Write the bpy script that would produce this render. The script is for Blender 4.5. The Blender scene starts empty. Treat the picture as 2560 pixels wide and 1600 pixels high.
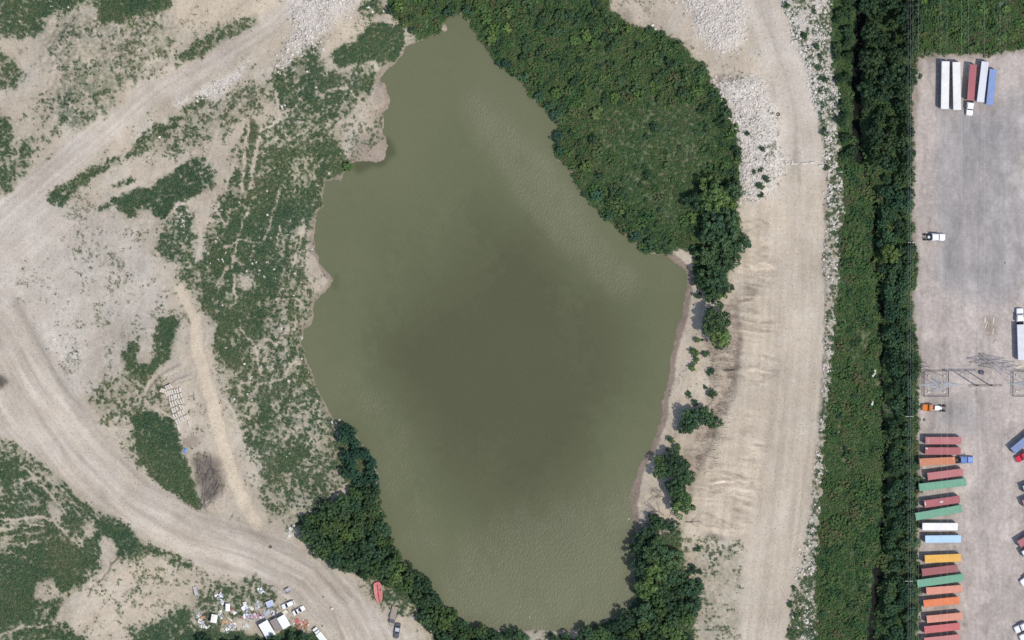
import bpy, math, random
import numpy as np
from math import radians, sin, cos, pi, atan2, hypot

# ------------------------------------------------------------------ scene, camera, light
S = 341.3333 / 2560.0                      # metres per photo pixel
def WX(px): return (px - 1280.0) * S
def WY(py): return (800.0 - py) * S

scn = bpy.context.scene
COL = scn.collection
cam_d = bpy.data.cameras.new('camera'); cam = bpy.data.objects.new('camera', cam_d)
COL.objects.link(cam); scn.camera = cam
CAM_H = 2500.0
cam.location = (0, 0, CAM_H + 3.0); cam.rotation_euler = (0, 0, 0)
cam_d.sensor_width = 36.0; cam_d.lens = 36.0 * CAM_H / 341.3333
cam_d.clip_start = 10.0; cam_d.clip_end = 9000.0

SUN_EL = radians(63.0)
SUN_AZ = atan2(-0.54, 0.84)                # direction towards the sun in plan (image right, a little down)
world = bpy.data.worlds.new('World'); scn.world = world; world.use_nodes = True
wn = world.node_tree.nodes; wl = world.node_tree.links
for n in list(wn): wn.remove(n)
sky = wn.new('ShaderNodeTexSky'); sky.sky_type = 'NISHITA'; sky.sun_disc = False
sky.sun_elevation = SUN_EL; sky.sun_rotation = pi / 2 - SUN_AZ
sky.air_density = 1.0; sky.dust_density = 1.5; sky.ozone_density = 1.0
bg = wn.new('ShaderNodeBackground'); bg.inputs['Strength'].default_value = 0.15
wo = wn.new('ShaderNodeOutputWorld')
wl.new(sky.outputs[0], bg.inputs[0]); wl.new(bg.outputs[0], wo.inputs[0])
sun_d = bpy.data.lights.new('sun', 'SUN'); sun_d.energy = 3.3; sun_d.angle = radians(0.55)
sun_d.color = (1.0, 0.955, 0.89)
sun = bpy.data.objects.new('sun', sun_d); COL.objects.link(sun)
sun.rotation_euler = (0, pi / 2 - SUN_EL, SUN_AZ); sun.location = (120, -80, 300)
scn.view_settings.view_transform = 'Standard'; scn.view_settings.look = 'None'
scn.view_settings.exposure = 0.0; scn.view_settings.gamma = 1.0
scn.view_settings.use_curve_mapping = False
scn.cycles.max_bounces = 5; scn.cycles.diffuse_bounces = 2; scn.cycles.glossy_bounces = 2
scn.cycles.transmission_bounces = 2; scn.cycles.transparent_max_bounces = 4
scn.cycles.sample_clamp_indirect = 4.0
scn.cycles.use_denoising = False

RNG = np.random.default_rng(7)
random.seed(7)

# ------------------------------------------------------------------ noise and masks on a plan raster
_tab = {}
def vnoise(x, y, seed):
    if seed not in _tab: _tab[seed] = np.random.default_rng(seed).random((256, 256)).astype(np.float32)
    T = _tab[seed]
    xi = np.floor(x); yi = np.floor(y)
    fx = (x - xi).astype(np.float32); fy = (y - yi).astype(np.float32)
    fx = fx * fx * (3 - 2 * fx); fy = fy * fy * (3 - 2 * fy)
    x0 = xi.astype(np.int32) & 255; y0 = yi.astype(np.int32) & 255
    x1 = (x0 + 1) & 255; y1 = (y0 + 1) & 255
    return (T[y0, x0] * (1 - fx) + T[y0, x1] * fx) * (1 - fy) + (T[y1, x0] * (1 - fx) + T[y1, x1] * fx) * fy
def fbm(x, y, seed, octv=4, gain=0.5):
    a = 1.0; s = 0; t = 0
    for o in range(octv):
        s = s + a * vnoise(x * 2 ** o + 17.3 * o, y * 2 ** o + 9.1 * o, seed + o); t += a; a *= gain
    return s / t
def ranked(a):
    f = a.ravel(); r = np.empty(f.size, np.float32)
    r[np.argsort(f, kind='stable')] = np.linspace(0, 1, f.size, dtype=np.float32)
    return r.reshape(a.shape)

STEP = 3.0
PX0, PY0, PX1, PY1 = -159.0, -159.0, 2721.0, 1761.0
gx = np.arange(PX0, PX1 + .1, STEP, dtype=np.float32); gy = np.arange(PY0, PY1 + .1, STEP, dtype=np.float32)
NX, NY = gx.size, gy.size
GX, GY = np.meshgrid(gx, gy)               # photo pixels
MX, MY = GX * S, GY * S                    # metres, for noise
W1x = (fbm(MX / 2.2, MY / 2.2, 101, 3) - .5) * 2; W1y = (fbm(MX / 2.2, MY / 2.2, 131, 3) - .5) * 2

def blur(a, r):
    r = int(round(r))
    if r < 1: return a
    for _ in range(2):
        for ax in (0, 1):
            p = np.pad(a, [(r + 1, r) if i == ax else (0, 0) for i in (0, 1)], mode='edge')
            c = np.cumsum(p, axis=ax, dtype=np.float64)
            if ax == 0: a = ((c[2 * r + 1:] - c[:-2 * r - 1]) / (2 * r + 1)).astype(np.float32)
            else: a = ((c[:, 2 * r + 1:] - c[:, :-2 * r - 1]) / (2 * r + 1)).astype(np.float32)
    return a
def _win(pts, pad):
    p = np.array(pts, float)
    i0 = max(0, int((p[:, 0].min() - pad - PX0) / STEP)); i1 = min(NX, int((p[:, 0].max() + pad - PX0) / STEP) + 2)
    j0 = max(0, int((p[:, 1].min() - pad - PY0) / STEP)); j1 = min(NY, int((p[:, 1].max() + pad - PY0) / STEP) + 2)
    return (slice(j0, max(j1, j0 + 1)), slice(i0, max(i1, i0 + 1)))
def inside(pts, X, Y):
    r = np.zeros(X.shape, bool); n = len(pts)
    for k in range(n):
        (xa, ya), (xb, yb) = pts[k], pts[(k + 1) % n]
        if ya == yb: continue
        c = (ya > Y) != (yb > Y)
        r ^= c & (X < (xb - xa) * (Y - ya) / (yb - ya) + xa)
    return r
def P(pts, soft=4, warp=6):
    w = _win(pts, warp + soft * 2 + 6)
    m = inside(pts, GX[w] + W1x[w] * warp, GY[w] + W1y[w] * warp).astype(np.float32)
    m = blur(m, soft / STEP)
    out = np.zeros((NY, NX), np.float32); out[w] = m
    return out
def segdist(pts, X, Y, closed=False):
    d = np.full(X.shape, 1e9, np.float32)
    n = len(pts)
    for k in range(n if closed else n - 1):
        (xa, ya), (xb, yb) = pts[k], pts[(k + 1) % n]
        vx, vy = xb - xa, yb - ya; L2 = vx * vx + vy * vy + 1e-9
        t = np.clip(((X - xa) * vx + (Y - ya) * vy) / L2, 0, 1)
        d = np.minimum(d, (X - xa - t * vx) ** 2 + (Y - ya - t * vy) ** 2)
    return np.sqrt(d)
def L(pts, width, soft=3, warp=4):
    w = _win(pts, width + soft + warp + 6)
    d = segdist(pts, GX[w] + W1x[w] * warp, GY[w] + W1y[w] * warp)
    out = np.zeros((NY, NX), np.float32)
    out[w] = np.clip((width / 2 + soft / 2 - d) / max(soft, .1), 0, 1)
    return out
def paint(A, m, v): A += (v - A) * m
def sstep(a, lo, hi):
    t = np.clip((a - lo) / (hi - lo), 0, 1); return t * t * (3 - 2 * t)

# ------------------------------------------------------------------ outlines traced in photo pixels
LAKE = [(1156,34),(1148,33),(1121,42),(1104,62),(1100,80),(1058,98),(1016,116),(1008,138),(984,159),(965,177),(952,190),(947,204),
 (960,206),(966,214),(973,246),(971,270),(955,280),(957,331),(965,349),(968,372),(962,397),(944,406),(894,401),(870,405),(852,448),(812,452),(809,479),(807,519),
 (793,532),(787,559),(787,590),(785,612),(796,646),(809,675),(830,694),(825,717),(801,739),(784,754),(784,792),(778,811),(756,824),
 (754,866),(767,898),(780,938),(791,969),(812,1009),(825,1038),(838,1054),(849,1069),(878,1077),(908,1117),(936,1160),(946,1191),(940,1213),
 (945,1266),(962,1311),(961,1343),(983,1369),(1006,1412),(1049,1437),(1086,1480),(1112,1512),(1139,1538),(1165,1564),(1209,1575),(1280,1572),
 (1306,1575),(1359,1575),(1412,1578),(1452,1570),(1505,1556),(1558,1538),(1575,1515),(1585,1491),(1583,1438),(1575,1420),(1586,1385),(1580,1355),
 (1592,1335),(1585,1314),(1579,1266),(1576,1240),(1582,1208),(1590,1197),(1605,1154),(1627,1123),(1642,1078),(1656,1038),(1658,998),(1672,948),
 (1677,893),(1687,848),(1701,800),(1706,792),(1714,739),(1719,704),(1714,678),(1693,659),(1666,638),(1624,634),(1592,612),(1555,583),
 (1526,551),(1494,525),(1463,496),(1444,472),(1436,450),(1428,423),(1402,405),(1388,397),(1385,370),(1396,304),(1388,288),(1354,267),(1333,251),
 (1314,230),(1306,206),(1285,187),(1243,161),(1222,129),(1193,100),(1182,68),(1172,52)]
NE_BANK = [(975,-160),(1515,-160),(1515,0),(1530,30),(1565,58),(1620,74),(1640,76),(1700,110),(1722,140),(1760,165),(1772,200),(1785,228),(1812,256),
 (1820,300),(1838,330),(1848,380),(1842,430),(1850,480),(1838,520),(1850,560),(1860,600),(1840,640),(1812,680),(1810,740),(1770,740),(1740,700),(1735,640),(1712,622),(1690,615),(1666,638),(1624,634),(1592,612),(1555,583),
 (1526,551),(1494,525),(1463,496),(1444,472),(1436,450),(1428,423),(1402,405),(1386,390),(1386,360),(1396,304),(1388,288),(1354,267),(1333,251),
 (1314,230),(1306,206),(1285,187),(1243,161),(1222,129),(1193,100),(1182,68),(1172,50),(1156,34),(1148,33),(1121,42),(1100,80),(1058,98),(1035,85),(1012,60),(985,40),(972,18)]
DITCH_L = [(2078,-160),(2078,60),(2085,130),(2092,200),(2098,270),(2096,330),(2100,400),(2116,490),(2108,530),(2106,600),(2100,680),(2092,760),(2085,810),(2080,900),
 (2073,990),(2068,1060),(2062,1130),(2057,1200),(2050,1300),(2047,1400),(2040,1470),(2044,1560),(2040,1760)]
YARD_L = [(2296,138),(2284,160),(2279,212),(2277,291),(2281,370),(2278,440),(2276,520),(2282,600),(2290,651),(2290,680),(2276,744),(2280,800),(2284,830),(2296,906),(2291,985),(2290,1064),
 (2295,1130),(2296,1197),(2290,1280),(2290,1385),(2294,1491),(2292,1600),(2290,1760)]
DITCH = DITCH_L + YARD_L[::-1] + [(2350,136),(2450,131),(2560,118),(2721,110),(2721,-160)]
YARD = [(2296,138),(2350,136),(2450,131),(2560,118),(2721,110),(2721,1760)] + YARD_L[::-1]
EROAD = [(1846,-160),(1846,0),(1878,60),(1908,130),(1935,200),(1946,280),(1950,370),(1962,440),(1955,480),(1870,515),(1842,545),(1852,640),(1836,720),(1846,770),(1850,830),(1848,880),(1842,940),(1838,990),(1800,1050),
 (1780,1110),(1750,1170),(1730,1230),(1712,1300),(1716,1332),(1850,1346),(1868,1380),(1848,1500),(1852,1600),(1852,1760),(1970,1760),(1972,1600),(1975,1530),(1985,1455),(2010,1360),(2025,1260),(2035,1180),(2045,1100),
 (2050,1000),(2058,920),(2060,800),(2058,700),(2062,580),(2058,520),(2068,470),(2062,400),(2055,350),(2045,290),(2020,210),(2000,140),(1975,60),(1950,0),(1950,-160)]
NWROAD = [(890,-160),(730,0),(640,66),(503,148),(397,190),(331,222),(317,259),(238,307),(180,344),(79,440),(0,498),(-160,580),(-160,1010),(0,1075),(0,690),(60,640),(160,560),(132,525),(112,500),(132,471),(212,416),(265,360),(317,312),(384,265),(476,225),(556,159),(640,106),(720,40),(760,0),(930,-160)]
SWROAD = [(-160,560),(-100,520),(0,690),(55,795),(79,834),(132,906),(198,990),(265,1078),(317,1144),(370,1197),(410,1232),(463,1261),(529,1285),(600,1310),(660,1322),(719,1351),(785,1390),(838,1420),(878,1446),(905,1478),(931,1512),(971,1544),(1010,1570),(1063,1600),(1180,1760),
 (800,1760),(830,1600),(760,1560),(740,1520),(690,1470),(640,1440),(529,1433),(489,1409),(410,1359),(317,1306),(220,1245),(172,1200),(127,1168),(79,1133),(13,1088),(-160,1000)]

RUB1 = [(719,0),(690,-160),(960,-160),(905,0),(870,18),(825,61),(788,100),(759,124),(719,159),(690,180),(725,120),(735,90),(727,53),(719,32)]
RUB2 = [(1700,-160),(1703,0),(1743,40),(1743,79),(1777,114),(1809,127),(1857,106),(1870,74),(1856,26),(1849,0),(1846,-160)]
RUB3 = [(1780,209),(1849,196),(1915,206),(1935,238),(1946,265),(1954,344),(1962,400),(1958,432),(1938,474),(1912,490),(1862,508),(1855,474),(1843,426),(1849,370),(1822,291),(1809,251)]
RUBE = [(1950,-160),(1950,0),(1975,60),(2000,140),(2020,210),(2045,290),(2055,350),(2062,400),(2068,470),(2058,520),(2062,580),(2058,700),(2060,800),(2058,920),(2050,1000),(2045,1100),(2035,1180),(2025,1260),(2010,1360),(1990,1440),(1978,1530),(1974,1600),(1974,1760)] + DITCH_L[::-1]

W3x = (fbm(MX / .9, MY / .9, 151, 3, .7) - .5) * 2; W3y = (fbm(MX / .9, MY / .9, 161, 3, .7) - .5) * 2
W1x += .45 * W3x; W1y += .45 * W3y
lake_m = P(LAKE, 0, 5); lake_s = P(LAKE, 0, 0)
d_lake = segdist(LAKE, GX + W1x * 5, GY + W1y * 5, True) * S            # metres to the shore line
sd = np.where(lake_m > .5, -d_lake, d_lake)
yard = P(YARD, 3, 4); eroad = P(EROAD, 5, 5); nwroad = P(NWROAD, 7, 7); swroad = P(SWROAD, 7, 6)
nebank = P(NE_BANK, 3, 5); ditch = P(DITCH, 3, 7)
rub1, rub2, rub3, rube = P(RUB1, 12, 22), P(RUB2, 10, 20), P(RUB3, 10, 22), P(RUBE, 4, 9)
road = np.maximum(np.maximum(eroad, nwroad), swroad)

# ---- vegetation cover
veg = np.full((NY, NX), .05, np.float32)
Z = []
def zone(v, pts, soft=5, warp=9): paint(veg, P(pts, soft, warp), v)
zone(.11, [(180,480),(450,510),(490,560),(500,700),(460,800),(340,920),(230,960),(190,900),(170,800),(200,650)], 14, 10)
zone(.24, [(100,110),(115,70),(140,30),(200,12),(260,60),(330,38),(430,30),(450,100),(430,150),(380,190),(310,220),(290,280),(220,320),(160,330),(140,290),(120,240),(150,200),(150,150)], 8)
zone(.36, [(165,190),(200,160),(240,165),(270,200),(290,240),(250,290),(200,330),(165,320),(140,280),(150,240)], 10)
zone(.26, [(40,330),(110,200),(150,250),(160,340),(110,400),(60,440)], 10)
zone(.80, [(-160,-160),(420,-160),(425,20),(400,35),(330,35),(290,50),(270,65),(255,50),(235,20),(215,10),(190,25),(140,30),(115,45),(110,75),(90,90),(40,95),(-160,90)])
zone(.98, [(260,6),(420,-20),(421,25),(330,35),(270,60),(245,30)])
zone(.72, [(-160,135),(0,135),(40,150),(60,180),(40,215),(15,215),(-160,200)])
zone(.82, [(-160,290),(0,290),(30,300),(30,400),(-160,400)])
zone(.78, [(35,360),(75,350),(80,390),(60,410),(35,400)])
zone(.60, [(-160,405),(80,400),(60,450),(20,480),(-160,520)])
zone(.50, [(470,110),(540,70),(640,40),(650,62),(520,130),(440,180),(430,150)], 8)
zone(.66, [(115,495),(130,470),(180,450),(230,420),(270,400),(330,380),(360,330),(440,290),(500,240),(520,250),(480,300),(420,340),(390,370),(300,410),(240,440),(190,470),(160,515),(130,520)], 4)
zone(.34, [(380,380),(440,320),(520,260),(600,220),(650,200),(690,190),(680,250),(640,290),(590,300),(560,350),(500,370),(440,400)], 8)
zone(.88, [(280,500),(310,480),(380,470),(440,430),(470,400),(520,410),(530,450),(490,490),(440,510),(410,550),(390,545),(370,520),(320,540),(290,520)], 4, 12)
zone(.95, [(243,518),(262,505),(277,505),(277,526),(250,529)], 2)
zone(.70, [(270,465),(330,440),(345,447),(320,465),(290,475)], 3)
zone(.80, [(430,425),(460,395),(500,390),(540,430),(530,470),(480,470)], 4, 12)
zone(.62, [(390,600),(420,540),(450,510),(480,520),(490,600),(470,660),(420,650),(380,640)], 6, 10)
zone(.92, [(612,305),(640,300),(646,330),(636,365),(620,400),(606,380),(602,350)], 3)
zone(.55, [(575,380),(600,350),(650,330),(690,300),(690,420),(600,480),(560,470)], 6)
zone(.72, [(700,170),(750,130),(790,100),(800,140),(815,170),(850,185),(890,170),(930,160),(945,200),(935,235),(905,250),(880,290),(830,300),(790,310),(750,290),(690,270),(680,210)], 5, 12)
zone(.57, [(690,290),(760,280),(810,310),(850,330),(850,380),(870,400),(850,445),(812,450),(805,520),(787,560),(770,600),(760,640),(770,690),(780,740),(780,800),(755,830),(755,870),(780,940),(810,1005),(835,1050),(860,1130),(850,1170),(870,1210),(830,1260),(760,1290),(720,1270),(660,1220),(640,1150),(600,1080),(570,1010),(555,950),(540,900),(530,820),(510,760),(470,720),(440,680),(480,640),(520,620),(520,560),(560,500),(590,460),(620,400),(650,330)], 8, 14)
zone(.80, [(560,500),(640,470),(700,430),(790,460),(800,520),(740,540),(700,580),(680,640),(700,720),(690,800),(640,830),(600,900),(570,930),(545,880),(540,800),(510,760),(520,650),(530,570)], 10, 16)
zone(.95, [(650,1015),(690,1040),(685,1095),(650,1080)], 6); zone(.85, [(770,1120),(720,1190),(690,1160),(740,1080)], 8)
zone(.78, [(790,340),(840,340),(850,430),(790,450),(770,400)], 8, 14)
zone(.15, [(590,690),(620,680),(640,700),(630,725),(600,722)], 5); zone(.25, [(660,840),(690,930),(670,940),(650,860)], 6)
zone(.12, [(775,570),(790,590),(800,640),(830,690),(825,715),(800,735),(780,700),(770,640),(765,590)], 3)
zone(.20, [(880,290),(900,260),(955,285),(957,331),(965,350),(962,397),(920,398),(870,390),(850,360),(830,330)], 6, 10)
zone(.01, [(930,245),(945,200),(975,205),(980,275),(950,282)], 3)
zone(.98, [(886,106),(920,69),(931,50),(979,63),(997,53),(1016,79),(1010,119),(989,153),(952,164),(931,148),(894,159),(846,169),(828,148),(841,124),(865,111)], 3, 5)
zone(.82, [(897,20),(905,-10),(950,-10),(958,30),(930,50),(900,40)], 3); zone(.25, [(1012,90),(1030,75),(1057,98),(1017,116)], 3)
zone(.92, [(300,880),(340,850),(350,830),(345,900),(370,910),(390,890),(385,840),(400,800),(440,790),(440,840),(430,900),(380,930),(370,950),(340,940),(310,920)], 4, 10)
zone(.01, [(350,855),(378,850),(374,905),(342,905)], 2, 4)
zone(.42, [(200,1000),(310,930),(400,960),(420,1010),(430,1040),(330,1045),(260,1060)], 10)
zone(.98, [(330,1040),(380,1030),(430,1050),(445,1080),(455,1130),(475,1180),(490,1230),(500,1260),(522,1268),(500,1275),(470,1265),(440,1240),(400,1210),(370,1190),(350,1140),(330,1090)], 3, 6)
zone(.45, [(300,1110),(330,1080),(350,1140),(370,1190),(350,1190)], 5)
zone(.60, [(-160,1060),(0,1085),(30,1100),(130,1175),(210,1250),(320,1330),(420,1380),(485,1410),(470,1425),(430,1415),(380,1390),(350,1385),(320,1410),(290,1400),(250,1430),(200,1470),(165,1500),(130,1560),(-160,1600)], 4, 7)
zone(.94, [(60,1370),(150,1355),(240,1365),(250,1400),(200,1440),(160,1480),(100,1480),(90,1540),(60,1600),(-160,1760),(-160,1420)], 6, 12)
zone(.92, [(240,1330),(250,1290),(300,1290),(345,1340),(352,1380),(300,1392)], 5, 10); zone(.9, [(430,1380),(485,1405),(470,1425),(430,1415)], 3)
zone(.85, [(10,1150),(50,1150),(60,1190),(20,1210),(-10,1190)], 4)
zone(.08, [(120,1250),(150,1280),(165,1310),(130,1300)], 4); zone(.08, [(205,1305),(240,1325),(232,1352),(205,1330)], 3)
zone(.08, [(250,1345),(280,1345),(300,1370),(292,1400),(265,1425),(250,1405)], 3); zone(.2, [(85,1455),(130,1450),(165,1495),(110,1510),(85,1495)], 4)
zone(.14, [(300,1400),(350,1385),(480,1430),(520,1440),(500,1510),(420,1560),(300,1600),(220,1590),(180,1540),(200,1490)], 8)
zone(.82, [(310,1760),(330,1575),(400,1565),(430,1530),(500,1510),(520,1480),(560,1465),(590,1500),(560,1560),(450,1600),(450,1760)], 6)
zone(.85, [(-160,1570),(120,1556),(220,1590),(215,1760),(-160,1760)], 5); zone(.8, [(145,1590),(155,1550),(172,1560),(175,1590)], 3)
zone(.55, [(480,1480),(560,1455),(640,1440),(690,1460),(700,1500),(650,1535),(560,1565),(480,1580)], 8)
zone(.45, [(640,1200),(720,1270),(760,1285),(745,1330),(700,1315),(670,1290)], 6)
zone(.62, [(905,1445),(960,1470),(1030,1500),(1060,1545),(1000,1540),(940,1505)], 5)
zone(.22, [(1715,1342),(1860,1347),(1868,1380),(1848,1500),(1850,1760),(1700,1760),(1740,1500),(1690,1450)], 6)
paint(veg, rub1, .05); paint(veg, rub2, .03); paint(veg, rub3, .13); paint(veg, rube, .46)
zone(.75, [(1945,1540),(2000,1440),(2030,1440),(2045,1600),(2045,1760),(1975,1760)], 4, 8)
for a in [(1965,1500),(2008,1452)]: pass
beach_t = [(1735,640),(1712,622),(1690,615),(1666,638),(1714,678),(1719,704),(1706,792),(1677,893),(1658,998),(1642,1078),(1605,1154),(1582,1208),(1579,1266),(1600,1340),(1712,1300),(1730,1230),(1780,1110),(1838,990),(1848,880),(1846,770),(1810,740),(1770,740)]
beach = P(beach_t, 4, 5)
paint(veg, beach, .03)
paint(veg, nebank, .985); paint(veg, ditch, .985)
paint(veg, np.maximum(road, yard), .006)
zone(.985, [(745,1300),(800,1275),(870,1250),(900,1220),(945,1205),(968,1311),(990,1370),(1053,1437),(1116,1512),(1170,1565),(1230,1585),(1230,1760),(1110,1760),(1080,1570),(1030,1510),(950,1460),(850,1420),(780,1370)], 3, 6)
zone(.985, [(1590,1350),(1700,1330),(1710,1440),(1750,1470),(1700,1760),(1400,1760),(1450,1572),(1560,1540),(1590,1450)], 4, 8)
zone(.9, [(1150,1760),(1200,1578),(1380,1582),(1440,1600),(1440,1760)], 3); zone(.2, [(1310,1578),(1370,1580),(1380,1610),(1320,1610)], 3)
zone(.985, [(430,1760),(440,1590),(520,1570),(560,1580),(680,1590),(720,1570),(790,1580),(815,1610),(820,1760)], 3)
zone(.985, [(850,1070),(880,1078),(910,1117),(938,1160),(948,1195),(935,1217),(870,1212),(850,1170),(858,1130)], 3)
# worn tracks and gullies through the growth
trk = np.zeros((NY, NX), np.float32)
for pts, w in [([(612,298),(602,344),(572,370),(518,366)],7),([(470,385),(463,400),(423,426),(344,455),(260,500)],12),([(357,551),(402,559),(423,537),(450,508),(480,512),(516,537),(503,559),(500,625),(490,650)],8),
  ([(542,551),(510,560)],7),([(592,380),(566,470)],8),([(622,300),(604,480)],6),([(646,340),(626,474)],7),([(545,330),(520,400),(500,440)],6),
  ([(931,50),(971,37),(992,53),(1018,80)],5),([(799,238),(841,221),(873,222),(891,243),(912,262)],5),([(450,720),(470,770),(490,800)],18),
  ([(490,800),(495,880),(516,959),(534,1012),(550,1090),(577,1170),(600,1240),(640,1310)],30),([(640,948),(595,964),(545,980)],4),([(560,1000),(585,1030),(600,1090)],6),
  ([(365,975),(385,945),(412,925),(440,912)],13),([(420,985),(450,960),(490,950)],22),([(540,480),(545,520),(560,560)],5),([(600,640),(560,680),(540,720)],4),([(700,560),(690,620)],4),
  ([(150,1215),(190,1262),(235,1305)],4),([(100,1180),(150,1215)],4),([(60,1170),(120,1230),(170,1290)],4),([(160,1330),(190,1358),(205,1355),(185,1330)],3),([(0,1588),(60,1565),(110,1568)],6),
  ([(30,1200),(100,1195)],4),([(0,1300),(110,1290),(170,1330)],8),([(0,1325),(120,1312)],4),([(760,560),(740,640),(720,700)],5),([(690,750),(740,745),(757,760)],5),([(640,600),(625,650)],4),
  ([(800,150),(815,140),(820,110)],8),([(560,620),(600,600),(660,610)],4),([(620,520),(600,580),(580,660),(590,760)],5),([(700,470),(680,540),(660,600)],4),([(740,900),(700,950),(640,960)],4),([(600,820),(640,870),(650,930)],5),([(720,820),(690,860),(665,850)],6),([(690,225),(700,300),(650,330)],6),([(375,1020),(410,1030),(435,1050)],6),([(300,1540),(310,1600)],3)]:
    trk = np.maximum(trk, L(pts, w, 4, 6))
veg *= 1 - .96 * trk
for cx, cy in [(548,957)]: pass
# pattern noise that decides which ground is covered, streaked by dozer tracks in places
nA = 1.39 / 1.5 * (.55 * ranked(fbm(MX / 3.6, MY / 3.6, 201, 3, .75)) + .80 * ranked(fbm(MX / .9, MY / .9, 205, 2, .9))) + .22 * ranked(fbm(MX / 12, MY / 12, 209, 2))
u = (MX * cos(radians(14)) + MY * sin(radians(14))); v = (-MX * sin(radians(14)) + MY * cos(radians(14)))
nV = fbm(u / 1.1, v / 6.0, 221, 3, .6)
nH = fbm(MX / 6.5, MY / .95, 241, 3, .6)
a2 = radians(40); u2 = MX * cos(a2) + MY * sin(a2); v2 = -MX * sin(a2) + MY * cos(a2)
nD = fbm(u2 / 6.5, v2 / 1.0, 261, 3, .6)
wV = blur(P([(520,480),(800,480),(780,1000),(600,1060),(520,800)], 20), 6)
wH = np.maximum(P([(-160,1250),(190,1260),(170,1360),(-160,1380)], 12), P([(1730,1450),(1860,1450),(1850,1600),(1730,1600)], 10))
wD = P([(60,1140),(180,1190),(360,1360),(420,1400),(250,1350)], 10)
nV_, nH_, nD_ = (ranked(n_) * 1.39 for n_ in (nV, nH, nD))
pat = nA * (1 - .28 * wV - .42 * wH - .5 * wD) + .28 * wV * nV_ + .42 * wH * nH_ + .5 * wD * nD_
pat = ranked(pat)
cover = sstep(veg - pat, -.16, .20) * (lake_m < .5) * sstep(veg, .012, .06)
fineN = fbm(MX / .7, MY / .7, 281, 3, .6)

# ---- height of the ground
nL = fbm(MX / 26, MY / 26, 301, 3); nM = fbm(MX / 5, MY / 5, 321, 3)
rough = 1 - np.clip(road + yard, 0, 1)
H = 3.4 * (1 - np.exp(-np.clip(sd, 0, None) / 13)) + np.clip(sd, 0, 8) * .05
H += rough * ((nL - .5) * 2.2 + (nM - .5) * 1.0 + (fineN - .5) * .30) * np.clip(sd / 6, .08, 1)
H += rub2 * 1.6 * blur(rub2, 6) + rub3 * 1.2 * blur(rub3, 6) + rub1 * .8 + rube * .8
H += (rub1 + rub2 + rub3 + rube * .8) * (fbm(MX / 1.1, MY / 1.1, 341, 2) - .5) * .7
for (cx, cy, r, h) in [(195,120,70,3.0),(330,110,80,2.2),(215,250,70,2.0),(890,310,45,1.2),(430,560,40,1.6)]:
    H += h * np.exp(-(((GX - cx) ** 2 + (GY - cy) ** 2) / r ** 2)) * (sd > 0)
nwm = P([(100,110),(140,30),(200,12),(260,60),(330,38),(430,30),(450,100),(430,150),(310,220),(290,280),(220,320),(160,330),(120,240)], 12, 14)
H += nwm * ((fbm(MX / 2.2, MY / 2.2, 347, 4, .7) - .5) * 1.6 + (fbm(MX / .9, MY / .9, 349, 2, .7) - .5) * .5)
Hs = blur(H, 9); H += (Hs - H) * np.clip(blur(road, 2) * 1.1, 0, 1)
H += (fineN - .5) * .05 * road
H += (4.2 - H) * np.clip(blur(yard, 3), 0, 1)
dl = L([(2150,-160),(2150,60),(2140,200),(2142,300),(2160,420),(2185,480),(2185,600),(2200,740),(2206,1000),(2212,1100),(2205,1300),(2195,1450),(2185,1760)], 16, 30, 4)
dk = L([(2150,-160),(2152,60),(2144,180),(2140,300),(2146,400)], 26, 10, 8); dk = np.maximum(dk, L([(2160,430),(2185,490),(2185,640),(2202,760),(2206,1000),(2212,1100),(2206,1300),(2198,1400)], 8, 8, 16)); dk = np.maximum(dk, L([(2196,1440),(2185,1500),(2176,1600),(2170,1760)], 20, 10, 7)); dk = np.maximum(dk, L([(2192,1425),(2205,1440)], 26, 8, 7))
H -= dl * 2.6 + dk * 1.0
gl = L([(298,1388),(288,1402),(276,1412),(272,1428),(260,1438),(256,1448),(242,1456)], 2.5, 2, 2); H -= gl * .6
ridge = np.zeros_like(H)
for pts, w in [([(372,985),(392,955),(425,925),(455,915)],8),([(400,990),(440,955),(480,937)],5),([(440,965),(480,950)],4)]: ridge = np.maximum(ridge, L(pts, w, 6, 4))
H += ridge * .7
cut = P([(1836,720),(1846,770),(1850,830),(1848,880),(1842,940),(1838,990),(1800,1050),(1780,1110),(1750,1170),(1730,1230),(1712,1300),(1690,1290),(1720,1180),(1760,1080),(1800,980),(1810,880),(1812,760)], 5, 6)
H -= cut * .8
eslope = P([(1842,545),(1852,640),(1846,770),(1850,830),(1842,940),(1838,990),(1800,1050),(1750,1170),(1712,1300),(1716,1332),(1850,1346),(1900,1200),(1930,1000),(1940,800),(1930,640),(1900,560)], 16, 8)
wq1 = (fbm(MX / 9, MY / 9, 371, 3) - .5) * 3
drag = fbm((MX + MY * .1) / 8, (MY - MX * .12 + wq1) / 1.1, 361, 4, .68)
drag = .5 + (drag - .5) * (.25 + 1.5 * sstep(fbm(MX / 8, MY / 6, 373, 3), .4, .65))
H += eslope * (drag - .5) * .8
bed = -1.6 * (1 - np.exp(-np.clip(-sd, 0, None) / 5)) - .06
H = np.where(sd < 0, bed, np.maximum(H, .05 + np.clip(sd, 0, 3) * .12)).astype(np.float32)
# pale mud bar at the lake's tip
isl = P([(1096,62),(1106,58),(1118,60),(1123,74),(1116,80),(1098,76)], 2, 3); H = np.maximum(H, isl * .3 - .06 * (1 - isl) + np.minimum(H, 0) * (1 - isl)).astype(np.float32)

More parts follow.
